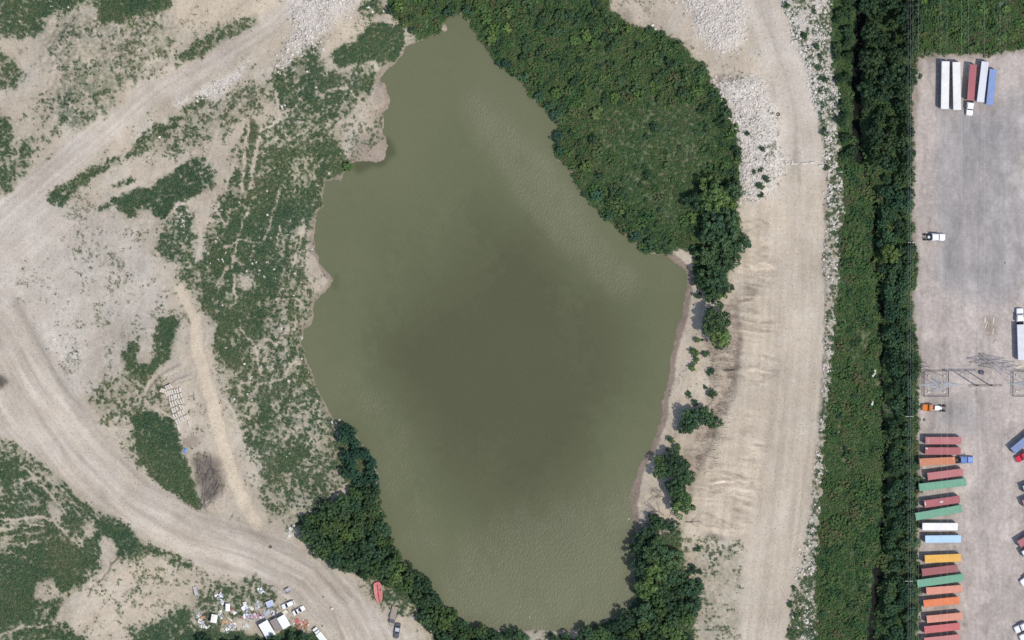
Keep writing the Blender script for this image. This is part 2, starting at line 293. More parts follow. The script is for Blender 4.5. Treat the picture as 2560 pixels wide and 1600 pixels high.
def hz(px, py):
    i = min(max((px - PX0) / STEP, 0), NX - 1.001); j = min(max((py - PY0) / STEP, 0), NY - 1.001)
    a, b = int(i), int(j); f, g = i - a, j - b
    return float((H[b, a] * (1 - f) + H[b, a + 1] * f) * (1 - g) + (H[b + 1, a] * (1 - f) + H[b + 1, a + 1] * f) * g)
def G(px, py, dz=0): return (WX(px), WY(py), hz(px, py) + dz)

# ---- soil layers
grey = np.zeros((NY, NX), np.float32); sand = np.zeros_like(grey); mud = np.zeros_like(grey); tone = np.zeros_like(grey); white = np.zeros_like(grey)
paint(grey, nwroad, .65); paint(grey, swroad, .42); paint(grey, eroad, .15)
paint(grey, P([(-160,500),(120,500),(330,560),(420,700),(380,860),(250,1000),(190,985),(120,900),(60,800),(-160,600)], 20, 12), .85)
paint(grey, P([(1846,-160),(1846,0),(1908,130),(1946,280),(1962,420),(2064,430),(2045,290),(2000,140),(1950,0),(1950,-160)], 10), .7)
paint(sand, P([(425,-160),(428,10),(445,55),(470,80),(560,70),(640,40),(725,-5),(880,-160)], 5), .8)
paint(sand, eroad, .22); paint(sand, eslope, .65); paint(sand, P([(220,1590),(180,1540),(200,1490),(260,1430),(350,1388),(500,1440),(480,1510),(420,1560)], 10), .35)
paint(sand, P([(840,40),(930,50),(900,90),(850,150),(810,140),(800,110)], 6), .6); paint(sand, beach, .25)
rpatch = sstep(fbm(MX / 5, MY / 5, 461, 4, .65), .30, .58); low = 1 - .55 * sstep(GY, 430, 560)
white = np.clip((rub1 + rub2 + rub3) * (.85 + .15 * rpatch) + rube * low * (.85 * rpatch + .5 * (1 - sstep(GY, 150, 420))), 0, 1)
paint(white, P([(480,235),(560,190),(600,165),(640,130),(600,200),(540,245),(500,262)], 5), .8)
paint(white, P([(430,250),(470,232),(480,250),(440,275)], 4), .6); paint(white, P([(440,505),(470,520),(480,610),(450,600)], 6), .7)
paint(white, P([(715,1318),(740,1306),(752,1318),(730,1345),(715,1352)], 2), .9); paint(white, L([(118,836),(135,836),(140,868),(120,872)], 12, 4), .5)
paint(white, P([(135,868),(225,865),(210,895),(160,905)], 6), .45); paint(white, P([(330,330),(380,300),(390,330),(340,370)], 6), .45)
shore_e = segdist([(1666,638),(1693,659),(1714,678),(1719,704),(1714,739),(1706,792),(1687,848),(1677,893),(1672,948),(1658,998),(1656,1038),(1642,1078),(1627,1123),(1605,1154),(1590,1197),(1579,1266),(1592,1335)], GX + W1x * 3, GY + W1y * 3)
mud = np.maximum(mud, np.clip((16 - shore_e) / 3, 0, 1)); mud = np.maximum(mud, np.clip((.9 + 1.6 * (nM - .35) - sd) / .8, 0, 1) * .9)
paint(mud, P([(930,245),(945,200),(975,205),(980,275),(950,282)], 3), .55); mud = np.maximum(mud, np.clip((2.0 + 3 * (nM - .42) - sd) / 1.0, 0, 1) * .85 * (GX < 1000) * (GY < 1080))
paint(mud, P([(930,270),(962,280),(962,340),(935,335)], 6, 12), .55); paint(mud, P([(895,335),(957,331),(965,350),(962,397),(900,400),(865,398)], 8, 14), .85)
paint(mud, dk, 1.0); tone -= .75 * dk; paint(mud, isl, .5); paint(mud, P([(2452,785),(2490,788),(2494,842),(2462,846),(2450,820)], 5, 8), .55); paint(mud, P([(455,1095),(490,1085),(500,1105),(490,1120),(460,1118)], 3), .7)  # dk: wet ditch mud, tone lowered further for shade and dark water
for c in [(480,1027,5),(463,1060,6),(461,1078,5),(488,1073,4)]: paint(mud, P([(c[0] + c[2] * cos(a), c[1] + c[2] * sin(a)) for a in np.linspace(0, 6, 8)], 2, 2), .6)
trkm = L([(450,720),(470,770),(490,800),(495,880),(516,959),(534,1012),(550,1090),(577,1170),(600,1240),(640,1310)], 30, 10, 6); paint(sand, trkm, .75); tone += .10 * trkm; tone -= .16 * (L([(505,800),(512,880),(532,955),(552,1012),(568,1090),(596,1170)], 4, 5, 6) + L([(470,800),(478,880),(498,965),(515,1015)], 3, 5, 6))
ero = P([(1800,745),(1846,770),(1852,830),(1847,900),(1842,960),(1800,1050),(1780,1110),(1750,1170),(1730,1228),(1690,1225),(1700,1150),(1738,1090),(1768,1010),(1775,930),(1768,860),(1785,830)], 4, 10)
paint(mud, ero * (.45 + .55 * sstep(fbm(MX / 2, MY / 1.2, 495, 4, .75), .36, .62)), .85); tone += ero * (fbm(MX / 1.8, MY / 1.0, 496, 4, .75) - .55) * .8; paint(mud, P([(2283,140),(2560,122),(2560,135),(2300,150),(2292,300),(2280,300)], 4), .6)
paint(mud, L(YARD_L, 16, 10, 6), .55)
paint(mud, P([(1540,20),(1570,30),(1590,60),(1610,70),(1570,60)], 5), .7); paint(mud, P([(1780,185),(1830,185),(1850,195),(1800,215),(1785,215)], 4), .7)
# wheel streaks along the roads
def streak(center, seed, scale, amp, m):
    best = np.full(GX.shape, 1e9, np.float32); lat = np.zeros_like(best)
    for k in range(len(center) - 1):
        (xa, ya), (xb, yb) = center[k], center[k + 1]
        vx, vy = xb - xa, yb - ya; Ls = hypot(vx, vy)
        t = np.clip(((GX - xa) * vx + (GY - ya) * vy) / Ls ** 2, 0, 1)
        d = np.hypot(GX - xa - t * vx, GY - ya - t * vy)
        s = ((GX - xa) * vy - (GY - ya) * vx) / Ls
        b = d < best; best = np.where(b, d, best); lat = np.where(b, s, lat)
    along = (GX + GY) * .004
    return (fbm((lat + W1x * 3) / scale, along, seed, 3, .65) - .5) * amp * m
tone += streak([(800,-60),(680,60),(520,155),(400,215),(280,320),(150,430),(0,560)], 401, 9, .55, nwroad)
tone += streak([(-120,700),(20,800),(110,960),(220,1110),(340,1230),(480,1310),(640,1360),(780,1430),(860,1520),(900,1600)], 411, 12, .75, swroad)
tone += streak([(1890,-60),(1935,100),(1980,230),(2005,350),(2010,500),(2005,800),(1985,1050),(1960,1300),(1920,1600)], 421, 10, .42, eroad)
tone -= .30 * L([(40,760),(110,880),(190,1000),(280,1120),(370,1210),(480,1275),(600,1320),(720,1365),(800,1420),(860,1490)], 26, 22, 8) * (.4 + .6 * nM)
tone -= .22 * L([(1895,0),(1935,110),(1965,200),(1985,290),(1990,370),(2000,450)], 12, 10, 8)
tone -= .15 * L([(1985,380),(1975,470)], 14, 14, 8)
tone -= .45 * L([(2066,480),(2062,540),(2064,600),(2060,700),(2062,800),(2060,900),(2052,1000),(2047,1100)], 3, 4, 5)
tone += eslope * (drag - .5) * 1.0 - .16 * eslope * sstep(fbm(MX / 7, MY / 4, 497, 4, .7), .55, .72)
tone += (fbm(MX / 18, MY / 18, 431, 3) - .5) * .35 + (nM - .5) * .22
tone -= .9 * gl + .30 * ridge * (nV - .2)
tone -= .8 * P([(-160,930),(0,936),(18,945),(22,955),(12,968),(0,972),(-160,970)], 3, 3)
tone += (drag - .5) * .3 * beach
paint(tone, P([(1750,1330),(1800,1338),(1820,1345),(1815,1352),(1770,1345)], 2), -.5)
for pts in [[(1850,555),(1900,548),(1920,560)],[(1845,570),(1870,580),(1900,565)],[(1745,1290),(1760,1285),(1790,1292),(1830,1315)],[(1745,1300),(1760,1312),(1800,1318)]]: tone -= .35 * L(pts, 4, 5, 5)
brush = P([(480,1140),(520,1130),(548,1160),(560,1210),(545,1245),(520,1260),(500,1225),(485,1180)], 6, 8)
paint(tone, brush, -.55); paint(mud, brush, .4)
yardtex = np.zeros_like(grey)
paint(yardtex, yard, 1.0)
yg = P([(2345,150),(2480,290),(2560,200),(2560,720),(2500,760),(2350,720),(2342,420)], 22, 14) * .9
yg = yg * (.55 + .75 * fbm(MX / 7, MY / 20, 459, 4, .6)); yg = np.maximum(yg, P([(2330,1000),(2440,1000),(2450,1080),(2330,1080)], 20, 12) * .7)
ycoord = fbm(MX / 3.2, MY / 17, 441, 4, .6)
yard_tone = (ycoord - .5) * .6 + (fbm(MX / 9, MY / 9, 451, 5, .65) - .5) * .5 + (fbm(MX / 1.2, MY / 2.5, 453, 3, .7) - .5) * .35 - .08 * sstep(fbm(MX / 4, MY / 12, 455, 4, .6), .60, .72) + .22 * sstep(fbm(MX / 6, MY / 8, 457, 4, .6), .60, .75)
tone += yard * (yard_tone - tone)
for x in (2452, 2462): tone += -.14 * L([(x,1330),(x + 2,1450),(x + 8,1600)], 6, 8, 4) * (nM > .4)
for (x, y, r) in [(2385,1370,6),(2372,1372,3),(2415,1375,4),(2410,1560,5),(2540,1440,5),(2392,1380,4),(2250,0,0)]:
    if r: tone -= .6 * P([(x + r * cos(a), y + r * sin(a)) for a in np.linspace(0, 6, 8)], 2, 3)

sage = np.zeros_like(grey)
paint(sage, P([(100,110),(115,70),(140,30),(200,12),(260,60),(330,38),(430,30),(450,100),(430,150),(380,190),(310,220),(290,280),(220,320),(160,330),(140,290),(120,240),(150,200),(150,150)], 10, 14), .50)
paint(sage, P([(160,190),(200,155),(245,160),(275,200),(292,245),(250,295),(200,335),(165,325),(138,280),(150,240)], 12, 14), .85)
paint(sage, P([(380,380),(440,320),(520,260),(600,220),(690,190),(680,250),(640,290),(590,300),(560,350),(500,370)], 14, 14), .38)
paint(sage, P([(470,110),(540,70),(640,36),(655,62),(520,130),(440,180)], 8, 14), .7)
paint(sage, P([(390,600),(420,540),(450,510),(490,540),(490,640),(420,660)], 8, 14), .55)
paint(sage, P([(660,1020),(850,1050),(850,1180),(740,1280),(640,1180)], 12, 14), .45)
paint(sage, P([(560,960),(640,1000),(620,1100),(570,1050)], 12, 14), .5)
paint(sage, P([(1715,1342),(1860,1347),(1860,1500),(1850,1620),(1720,1620),(1740,1500)], 10, 14), .35)
paint(sage, P([(200,930),(330,900),(420,990),(400,1040),(280,1060)], 14, 14), .35)
paint(sage, P([(600,1440),(690,1440),(700,1500),(560,1520),(500,1500)], 10, 10), .45)
sage = np.maximum(sage, .62 * np.clip(blur(np.clip(veg * 1.3, 0, 1), 5), 0, 1) * (GX < 1950))
sage *= (1 - np.clip(road * 1.2, 0, 1)) * (1 - .9 * trk) * (1 - beach) * (1 - np.clip(nebank + ditch, 0, 1))
fineR = ranked(fbm(MX / .8, MY / .8, 285, 2, .9))
gcov = np.clip(.72 * cover + .80 * blur(veg, 2) * sstep(veg, .1, .4) * (.30 + .8 * fineR), 0, 1) * (sd > .3)
gcov *= .84
gcov = np.maximum(gcov, np.clip(nebank + ditch, 0, 1) * (.86 + .14 * fineR) * (sd > .3))
sage = sage * (.15 + 1.1 * sstep(.6 * fineR + .4 * ranked(fbm(MX / 2.4, MY / 2.4, 289, 3, .7)), .25, .75))
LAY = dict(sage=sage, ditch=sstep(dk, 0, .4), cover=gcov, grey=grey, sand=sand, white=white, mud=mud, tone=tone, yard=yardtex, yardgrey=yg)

# ------------------------------------------------------------------ materials
def newmat(name):
    m = bpy.data.materials.new(name); m.use_nodes = True
    nt = m.node_tree; b = nt.nodes['Principled BSDF']; return m, nt, b
def nd(nt, t, **kw):
    n = nt.nodes.new(t)
    for k, v in kw.items():
        if k.startswith('i_'):
            n.inputs[int(k[2:]) if k[2:].isdigit() else k[2:]].default_value = v
        else: setattr(n, k, v)
    return n
def mixc(nt, fac, a, b, mode='MIX'):
    n = nt.nodes.new('ShaderNodeMix'); n.data_type = 'RGBA'; n.blend_type = mode
    for sock, val in ((n.inputs[0], fac), (n.inputs[6], a), (n.inputs[7], b)):
        if hasattr(val, 'is_output'): nt.links.new(val, sock)
        elif isinstance(val, (int, float)): sock.default_value = val
        else: sock.default_value = (*val, 1)
    return n.outputs[2]
def mth(nt, op, a, b=0.0, clamp=False):
    n = nt.nodes.new('ShaderNodeMath'); n.operation = op; n.use_clamp = clamp
    for s, v in ((n.inputs[0], a), (n.inputs[1], b)):
        if hasattr(v, 'is_output'): nt.links.new(v, s)
        else: s.default_value = v
    return n.outputs[0]
def noise(nt, vec, scale, detail=4, rough=.6):
    n = nt.nodes.new('ShaderNodeTexNoise'); n.inputs['Scale'].default_value = scale
    n.inputs['Detail'].default_value = detail; n.inputs['Roughness'].default_value = rough
    nt.links.new(vec, n.inputs['Vector']); return n.outputs[0]
def ramp(nt, fac, stops):
    n = nt.nodes.new('ShaderNodeValToRGB'); e = n.color_ramp.elements
    e[0].position, e[0].color = stops[0][0], (*stops[0][1], 1); e[1].position, e[1].color = stops[-1][0], (*stops[-1][1], 1)
    for p, c in stops[1:-1]:
        x = e.new(p); x.color = (*c, 1)
    nt.links.new(fac, n.inputs[0]); return n.outputs[0]

def earth_material():
    m, nt, b = newmat('earth')
    geo = nd(nt, 'ShaderNodeNewGeometry'); pos = geo.outputs['Position']
    A = {k: nd(nt, 'ShaderNodeAttribute', attribute_name=k).outputs['Fac'] for k in LAY}
    n1 = noise(nt, pos, .12, 5); n2 = noise(nt, pos, .9, 5, .7); n3 = noise(nt, pos, 2.6, 3, .7)
    c = ramp(nt, n1, [(.3, (.365, .308, .235)), (.5, (.405, .348, .272)), (.7, (.43, .385, .318))])
    c = mixc(nt, A['sand'], c, (.47, .395, .295))
    c = mixc(nt, A['grey'], c, ramp(nt, n1, [(.3, (.40, .352, .298)), (.7, (.445, .405, .355))]))
    yc = ramp(nt, n2, [(.3, (.340, .295, .264)), (.7, (.388, .345, .312))])
    yc = mixc(nt, A['yardgrey'], yc, (.255, .243, .238)); c = mixc(nt, A['yard'], c, yc)
    wc = ramp(nt, n3, [(.32, (.27, .235, .205)), (.46, (.48, .44, .39)), (.62, (.64, .595, .545))])
    c = mixc(nt, A['white'], c, wc)
    c = mixc(nt, mth(nt, 'MULTIPLY', A['mud'], .9), c, mixc(nt, n2, (.165, .125, .097), (.255, .20, .162)))
    n5 = noise(nt, pos, .035, 4, .65)
    gcol = mixc(nt, ramp(nt, n5, [(.40, (0, 0, 0)), (.60, (1, 1, 1))]), ramp(nt, n2, [(.3, (.034, .066, .042)), (.5, (.050, .088, .048)), (.7, (.075, .105, .056))]), ramp(nt, n2, [(.3, (.062, .088, .034)), (.5, (.090, .105, .042)), (.7, (.140, .125, .068))]))
    c = mixc(nt, A['sage'], c, (.185, .190, .132))
    c = mixc(nt, mth(nt, 'MULTIPLY', A['cover'], .96), c, gcol)
    c = mixc(nt, A['ditch'], c, (.030, .034, .030))  # near-black: ditch shade and dark water painted into the ground colour
    vor = nd(nt, 'ShaderNodeTexVoronoi'); vor.inputs['Scale'].default_value = 1.05; nt.links.new(pos, vor.inputs['Vector'])
    speck = ramp(nt, vor.outputs['Distance'], [(.14, (.50, .49, .45)), (.32, (1, 1, 1))])
    c = mixc(nt, mth(nt, 'MULTIPLY', mth(nt, 'SUBTRACT', 1.0, A['yard']), ramp(nt, n2, [(.42, (0, 0, 0)), (.58, (.85, .85, .85))])), c, mixc(nt, 1.0, c, speck, 'MULTIPLY'))
    t = mth(nt, 'ADD', 1.0, mth(nt, 'MULTIPLY', A['tone'], .85))
    t = mth(nt, 'MULTIPLY', t, mth(nt, 'ADD', .74, mth(nt, 'MULTIPLY', n2, .52)))
    t = mth(nt, 'MULTIPLY', t, mth(nt, 'ADD', .78, mth(nt, 'MULTIPLY', n3, .44)))
    cc = nd(nt, 'ShaderNodeCombineColor')
    for i in range(3): nt.links.new(t, cc.inputs[i])
    c = mixc(nt, 1.0, c, cc.outputs[0], 'MULTIPLY')
    nt.links.new(c, b.inputs['Base Color']); b.inputs['Roughness'].default_value = .95
    b.inputs['Specular IOR Level'].default_value = .15
    bp = nd(nt, 'ShaderNodeBump', i_Strength=.5, i_Distance=.12); nt.links.new(n3, bp.inputs['Height'])
    nt.links.new(bp.outputs[0], b.inputs['Normal'])
    return m
EARTH = earth_material()

def simple(name, col, rough=.6, metal=0.0, var=.18, scale=1.2, dirt=None, spec=.5, objcol=False):
    m, nt, b = newmat(name)
    tc = nd(nt, 'ShaderNodeTexCoord'); oi = nd(nt, 'ShaderNodeObjectInfo')
    add = nd(nt, 'ShaderNodeVectorMath', operation='ADD'); nt.links.new(tc.outputs['Object'], add.inputs[0])
    sc = nd(nt, 'ShaderNodeVectorMath', operation='SCALE'); sc.inputs['Scale'].default_value = 40
    nt.links.new(oi.outputs['Location'], sc.inputs[0]); nt.links.new(sc.outputs[0], add.inputs[1])
    n = noise(nt, add.outputs[0], scale, 5, .65)
    lo = tuple(c * (1 - var) for c in col); hi = tuple(min(1, c * (1 + var)) for c in col)
    c = ramp(nt, n, [(.3, lo), (.7, hi)])
    if dirt:
        n2 = noise(nt, add.outputs[0], scale * .45, 5, .7)
        c = mixc(nt, ramp(nt, n2, [(.5, (0, 0, 0)), (.78, (.75, .75, .75))]), c, dirt)
    nt.links.new(c, b.inputs['Base Color']); b.inputs['Roughness'].default_value = rough
    b.inputs['Metallic'].default_value = metal; b.inputs['Specular IOR Level'].default_value = spec
    return m

def leafmat(name, stops, scale=.10, objtint=True, rnd=.15):
    m, nt, b = newmat(name)
    geo = nd(nt, 'ShaderNodeNewGeometry'); oi = nd(nt, 'ShaderNodeObjectInfo')
    n = noise(nt, geo.outputs['Position'], scale, 4, .6); n2 = noise(nt, geo.outputs['Position'], .9, 3, .6)
    f = mth(nt, 'ADD', mth(nt, 'MULTIPLY', n, .70 - rnd), mth(nt, 'ADD', mth(nt, 'MULTIPLY', n2, .30), mth(nt, 'MULTIPLY', oi.outputs['Random'], rnd)))
    c = ramp(nt, f, stops)
    if objtint: c = mixc(nt, 1.0, c, oi.outputs['Color'], 'MULTIPLY')
    nt.links.new(c, b.inputs['Base Color']); b.inputs['Roughness'].default_value = .7
    b.inputs['Specular IOR Level'].default_value = .25
    tr = nd(nt, 'ShaderNodeBsdfTranslucent'); nt.links.new(mixc(nt, 1.0, c, (1.25, 1.35, .8), 'MULTIPLY'), tr.inputs['Color'])
    ms = nd(nt, 'ShaderNodeMixShader', i_0=.10); nt.links.new(b.outputs[0], ms.inputs[1]); nt.links.new(tr.outputs[0], ms.inputs[2])
    nt.links.new(ms.outputs[0], nt.nodes['Material Output'].inputs['Surface'])
    return m
LEAF = leafmat('foliage', [(.34, (.044, .086, .052)), (.5, (.070, .122, .058)), (.66, (.112, .160, .066))])
WEED = leafmat('weed_foliage', [(.33, (.038, .082, .050)), (.43, (.056, .110, .056)), (.52, (.076, .132, .058)), (.59, (.115, .148, .072)), (.67, (.150, .148, .086))], .05, False)
BRUSHG = leafmat('undergrowth_foliage', [(.34, (.040, .090, .040)), (.44, (.060, .130, .044)), (.53, (.088, .160, .050)), (.60, (.112, .155, .058)), (.68, (.125, .120, .064))], .06, False, .34)
BARK = simple('bark', (.14, .11, .085), .9, var=.3, scale=6)
DEADWOOD = simple('dead_wood', (.24, .20, .185), .9, var=.35, scale=5)
ROCK = simple('pale_limestone', (.53, .487, .435), .9, var=.34, scale=1.6, spec=.2)
CONC = simple('concrete', (.53, .485, .415), .9, var=.12, scale=2.5, spec=.2, dirt=(.40, .36, .30))
CONCW = simple('pale_concrete', (.58, .55, .50), .9, var=.12, scale=2.5, spec=.2)
TYRE = simple('tyre_rubber', (.025, .024, .026), .85)
STEELD = simple('dark_steel', (.06, .06, .065), .6, .3)
GALV = simple('galvanised_steel', (.52, .53, .54), .45, .5)
GLASSD = simple('dark_glass', (.03, .035, .042), .08, 0, .1)
WOOD = simple('weathered_wood', (.30, .25, .20), .9, var=.3, scale=6)
WOODP = simple('pale_timber', (.55, .48, .38), .9, var=.2, scale=6)
CHROME = simple('bright_metal', (.7, .7, .72), .25, .8)
LAMP = simple('lamp_lens', (.7, .68, .6), .2)
POLE = simple('dark_pole_timber', (.10, .085, .07), .9, var=.3, scale=3)

# ------------------------------------------------------------------ object helpers
def tag(o, label=None, cat=None, group=None, kind=None):
    if label: o['label'] = label
    if cat: o['category'] = cat
    if group: o['group'] = group
    if kind: o['kind'] = kind
    return o
def empty(name, loc, rz=0.0, label=None, cat=None, group=None, scale=None):
    o = bpy.data.objects.new(name, None); COL.objects.link(o); o.empty_display_size = .3
    o.location = loc; o.rotation_euler = (0, 0, rz)
    if scale: o.scale = scale
    return tag(o, label, cat, group)
def link(name, mesh, parent=None, mat=None):
    o = bpy.data.objects.new(name, mesh); COL.objects.link(o)
    if parent: o.parent = parent
    if mat is not None:
        if not mesh.materials: mesh.materials.append(mat)
    return o
def copy_tree(o, parent=None):
    c = o.copy(); COL.objects.link(c); c.parent = parent
    for ch in list(o.children): copy_tree(ch, c)
    return c
class MB:
    def __init__(s): s.v = []; s.f = []
    def add(s, v, f):
        k = len(s.v); s.v += [tuple(p) for p in v]; s.f += [tuple(i + k for i in q) for q in f]; return s
    def box(s, x0, x1, y0, y1, z0, z1, bev=0.0):
        if bev <= 0:
            v = [(x, y, z) for z in (z0, z1) for (x, y) in ((x0, y0), (x1, y0), (x1, y1), (x0, y1))]
            return s.add(v, [(3, 2, 1, 0), (4, 5, 6, 7), (0, 1, 5, 4), (1, 2, 6, 5), (2, 3, 7, 6), (3, 0, 4, 7)])
        b = min(bev, (x1 - x0) * .45, (y1 - y0) * .45, (z1 - z0) * .45)
        ring = lambda i, z: [(x0 + i + b, y0 + i, z), (x1 - i - b, y0 + i, z), (x1 - i, y0 + i + b, z), (x1 - i, y1 - i - b, z), (x1 - i - b, y1 - i, z), (x0 + i + b, y1 - i, z), (x0 + i, y1 - i - b, z), (x0 + i, y0 + i + b, z)]
        return s.loft([ring(b * .7, z0), ring(0, z0 + b), ring(0, z1 - b), ring(b * .7, z1)])
    def loft(s, rings, cap=True):
        n = len(rings[0]); k = len(s.v)
        for r in rings: s.v += [tuple(p) for p in r]
        for a in range(len(rings) - 1):
            for i in range(n):
                j = (i + 1) % n; s.f.append((k + a * n + i, k + a * n + j, k + (a + 1) * n + j, k + (a + 1) * n + i))
        if cap:
            s.f.append(tuple(k + i for i in range(n))[::-1]); s.f.append(tuple(k + (len(rings) - 1) * n + i for i in range(n)))
        return s
    def frus(s, b, z0, t, z1):                     # b, t = (x0,x1,y0,y1)
        R = lambda q, z: [(q[0], q[2], z), (q[1], q[2], z), (q[1], q[3], z), (q[0], q[3], z)]
        return s.loft([R(b, z0), R(t, z1)])
    def tube(s, a, b, r0, r1=None, n=6):
        r1 = r0 if r1 is None else r1
        a = np.array(a, float); b = np.array(b, float); d = b - a; d /= (np.linalg.norm(d) + 1e-9)
        q = np.array((0, 0, 1.)) if abs(d[2]) < .9 else np.array((1., 0, 0))
        e = np.cross(d, q); e /= np.linalg.norm(e); g = np.cross(d, e)
        R = lambda c, r: [tuple(c + r * (cos(t) * e + sin(t) * g)) for t in np.linspace(0, 2 * pi, n, endpoint=False)]
        return s.loft([R(a, r0), R(b, r1)])
    def mesh(s, name, mat=None, smooth=False):
        m = bpy.data.meshes.new(name); m.from_pydata(s.v, [], s.f); m.update()
        if mat: m.materials.append(mat)
        if smooth: m.polygons.foreach_set('use_smooth', [True] * len(m.polygons))
        return m
    def build(s, name, mat, parent=None, smooth=False): return link(name, s.mesh(name, mat, smooth), parent)

# ------------------------------------------------------------------ the ground, cut into its named sheets
lab = np.zeros((NY, NX), np.int8)
lab[beach > .5] = 5; lab[nwroad > .5] = 1; lab[swroad > .5] = 2; lab[eroad > .5] = 3; lab[yard > .5] = 4; lab[lake_m > .5] = 6
vid = np.arange(NX * NY).reshape(NY, NX)
q = np.stack([vid[:-1, :-1], vid[1:, :-1], vid[1:, 1:], vid[:-1, 1:]], -1).reshape(-1, 4)
fl = lab[:-1, :-1].reshape(-1)
VX = ((GX - 1280) * S).ravel(); VY = ((800 - GY) * S).ravel(); VZ = H.ravel()
def raw_mesh(name, co, quads, attrs=None, mat=None, smooth=True):
    m = bpy.data.meshes.new(name); nq = len(quads)
    m.vertices.add(len(co)); m.vertices.foreach_set('co', co.astype(np.float32).ravel())
    m.loops.add(nq * 4); m.loops.foreach_set('vertex_index', quads.astype(np.int32).ravel())
    m.polygons.add(nq); m.polygons.foreach_set('loop_start', np.arange(0, nq * 4, 4, dtype=np.int32))
    try: m.polygons.foreach_set('loop_total', np.full(nq, 4, np.int32))
    except Exception: pass
    m.update(calc_edges=True)
    if smooth: m.polygons.foreach_set('use_smooth', np.ones(nq, bool))
    for k, a in (attrs or {}).items():
        at = m.attributes.new(k, 'FLOAT', 'POINT'); at.data.foreach_set('value', a.astype(np.float32).ravel())
    if mat: m.materials.append(mat)
    return m
for code, name, lbl in [(0, 'ground', None), (1, 'dirt_road', None), (2, 'dirt_road', None), (3, 'haul_road', None), (4, 'gravel_yard', None), (5, 'beach', None), (6, 'lake_bed', None)]:
    sel = q[fl == code]
    used, inv = np.unique(sel, return_inverse=True)
    co = np.stack([VX[used], VY[used], VZ[used]], -1)
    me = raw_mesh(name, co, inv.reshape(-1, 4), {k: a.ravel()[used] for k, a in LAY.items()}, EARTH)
    tag(link(name, me), kind='structure')
# land beyond the picture
ob = MB(); x0, x1, y0, y1 = WX(PX0), WX(PX1), WY(PY1), WY(PY0); B = 2500
R = lambda q_, z: [(q_[0], q_[2], z), (q_[1], q_[2], z), (q_[1], q_[3], z), (q_[0], q_[3], z)]
ob.loft([R((-B, B, -B, B), 2.5), R((x0 + 1, x1 - 1, y0 + 1, y1 - 1), 1.2)], cap=False)
tag(ob.build('terrain', EARTH), kind='structure')

# ------------------------------------------------------------------ water
def water_material():
    m, nt, b = newmat('murky_water')
    geo = nd(nt, 'ShaderNodeNewGeometry'); pos = geo.outputs['Position']
    dp = nd(nt, 'ShaderNodeAttribute', attribute_name='deep').outputs['Fac']; rf = nd(nt, 'ShaderNodeAttribute', attribute_name='ruffle').outputs['Fac']
    n = noise(nt, pos, .05, 4); n2 = noise(nt, pos, .6, 3)
    c = ramp(nt, dp, [(0, (.124, .130, .070)), (.35, (.106, .115, .058)), (1, (.067, .072, .035))])
    c = mixc(nt, mth(nt, 'MULTIPLY', n, .22), c, (.096, .102, .056)); c = mixc(nt, mth(nt, 'MULTIPLY', n2, .10), c, (.12, .12, .075))
    nt.links.new(c, b.inputs['Base Color']); nt.links.new(mth(nt, 'ADD', .13, mth(nt, 'MULTIPLY', rf, .30)), b.inputs['Roughness']); b.inputs['IOR'].default_value = 1.33
    mp = nd(nt, 'ShaderNodeMapping'); nt.links.new(pos, mp.inputs[0]); mp.inputs['Rotation'].default_value = (0, 0, radians(-30)); mp.inputs['Scale'].default_value = (1.0, .55, 1)
    w1 = noise(nt, mp.outputs[0], 1.6, 4, .62); w2 = noise(nt, mp.outputs[0], 4.5, 2, .5)
    hsum = mth(nt, 'ADD', w1, mth(nt, 'MULTIPLY', w2, .35))
    bp = nd(nt, 'ShaderNodeBump'); bp.inputs['Distance'].default_value = .34
    nt.links.new(mth(nt, 'ADD', .14, mth(nt, 'MULTIPLY', rf, .27)), bp.inputs['Strength']); nt.links.new(hsum, bp.inputs['Height'])
    nt.links.new(bp.outputs[0], b.inputs['Normal'])
    return m
ws = 4
lw = blur(blur(lake_m, 1), 1)
li = np.argwhere(blur((lake_m > .5).astype(np.float32), 2) > 0.0005)
j0, i0 = li.min(0); j1, i1 = li.max(0)
jj = np.arange(j0 - 2, j1 + 5, 2); ii = np.arange(i0 - 2, i1 + 5, 2)
near = blur((lake_m > .5).astype(np.float32), 3)[np.ix_(jj, ii)] > .001
wv = np.arange(jj.size * ii.size).reshape(jj.size, ii.size)
wq = np.stack([wv[:-1, :-1], wv[1:, :-1], wv[1:, 1:], wv[:-1, 1:]], -1).reshape(-1, 4)
keep = near[:-1, :-1].reshape(-1)
dpoly = P([(1250,470),(1350,575),(1470,680),(1570,780),(1590,900),(1560,1020),(1500,1150),(1440,1300),(1340,1430),(1200,1420),(1110,1300),(1030,1180),(965,1050),(935,900),(955,780),(1040,680),(1140,580)], 0, 10)
plume = fbm((MX + 8 * W1x) / 16, (MY + 8 * W1y) / 30, 475, 5, .6)
deep = blur(dpoly, 46) * (1 - .4 * sstep(GY, 950, 1500)) * .85 + .32 * np.clip(-sd / 32, 0, 1) + (plume - .5) * .7
deep = np.clip(deep - .05, 0, 1)
paint(deep, blur(P([(955,335),(984,350),(986,392),(962,415),(900,432),(868,412),(890,396),(960,396)], 2, 12), 1), .95)
paint(deep, P([(826,690),(846,685),(845,718),(826,722)], 4, 8), .6)
band = blur(P([(1150,215),(1215,235),(1290,330),(1390,420),(1470,560),(1600,700),(1570,770),(1470,680),(1350,560),(1260,440),(1190,320)], 0, 14), 9)
band = band + .55 * blur(P([(800,880),(900,880),(1000,1050),(1060,1200),(1080,1380),(1000,1370),(930,1100)], 0, 14), 16) + .8 * blur(P([(1180,1330),(1400,1260),(1600,1200),(1600,1600),(1180,1600),(1080,1480)], 0, 14), 22) + .35 * blur(P([(1080,420),(1200,470),(1120,640),(1040,640)], 0, 14), 14)
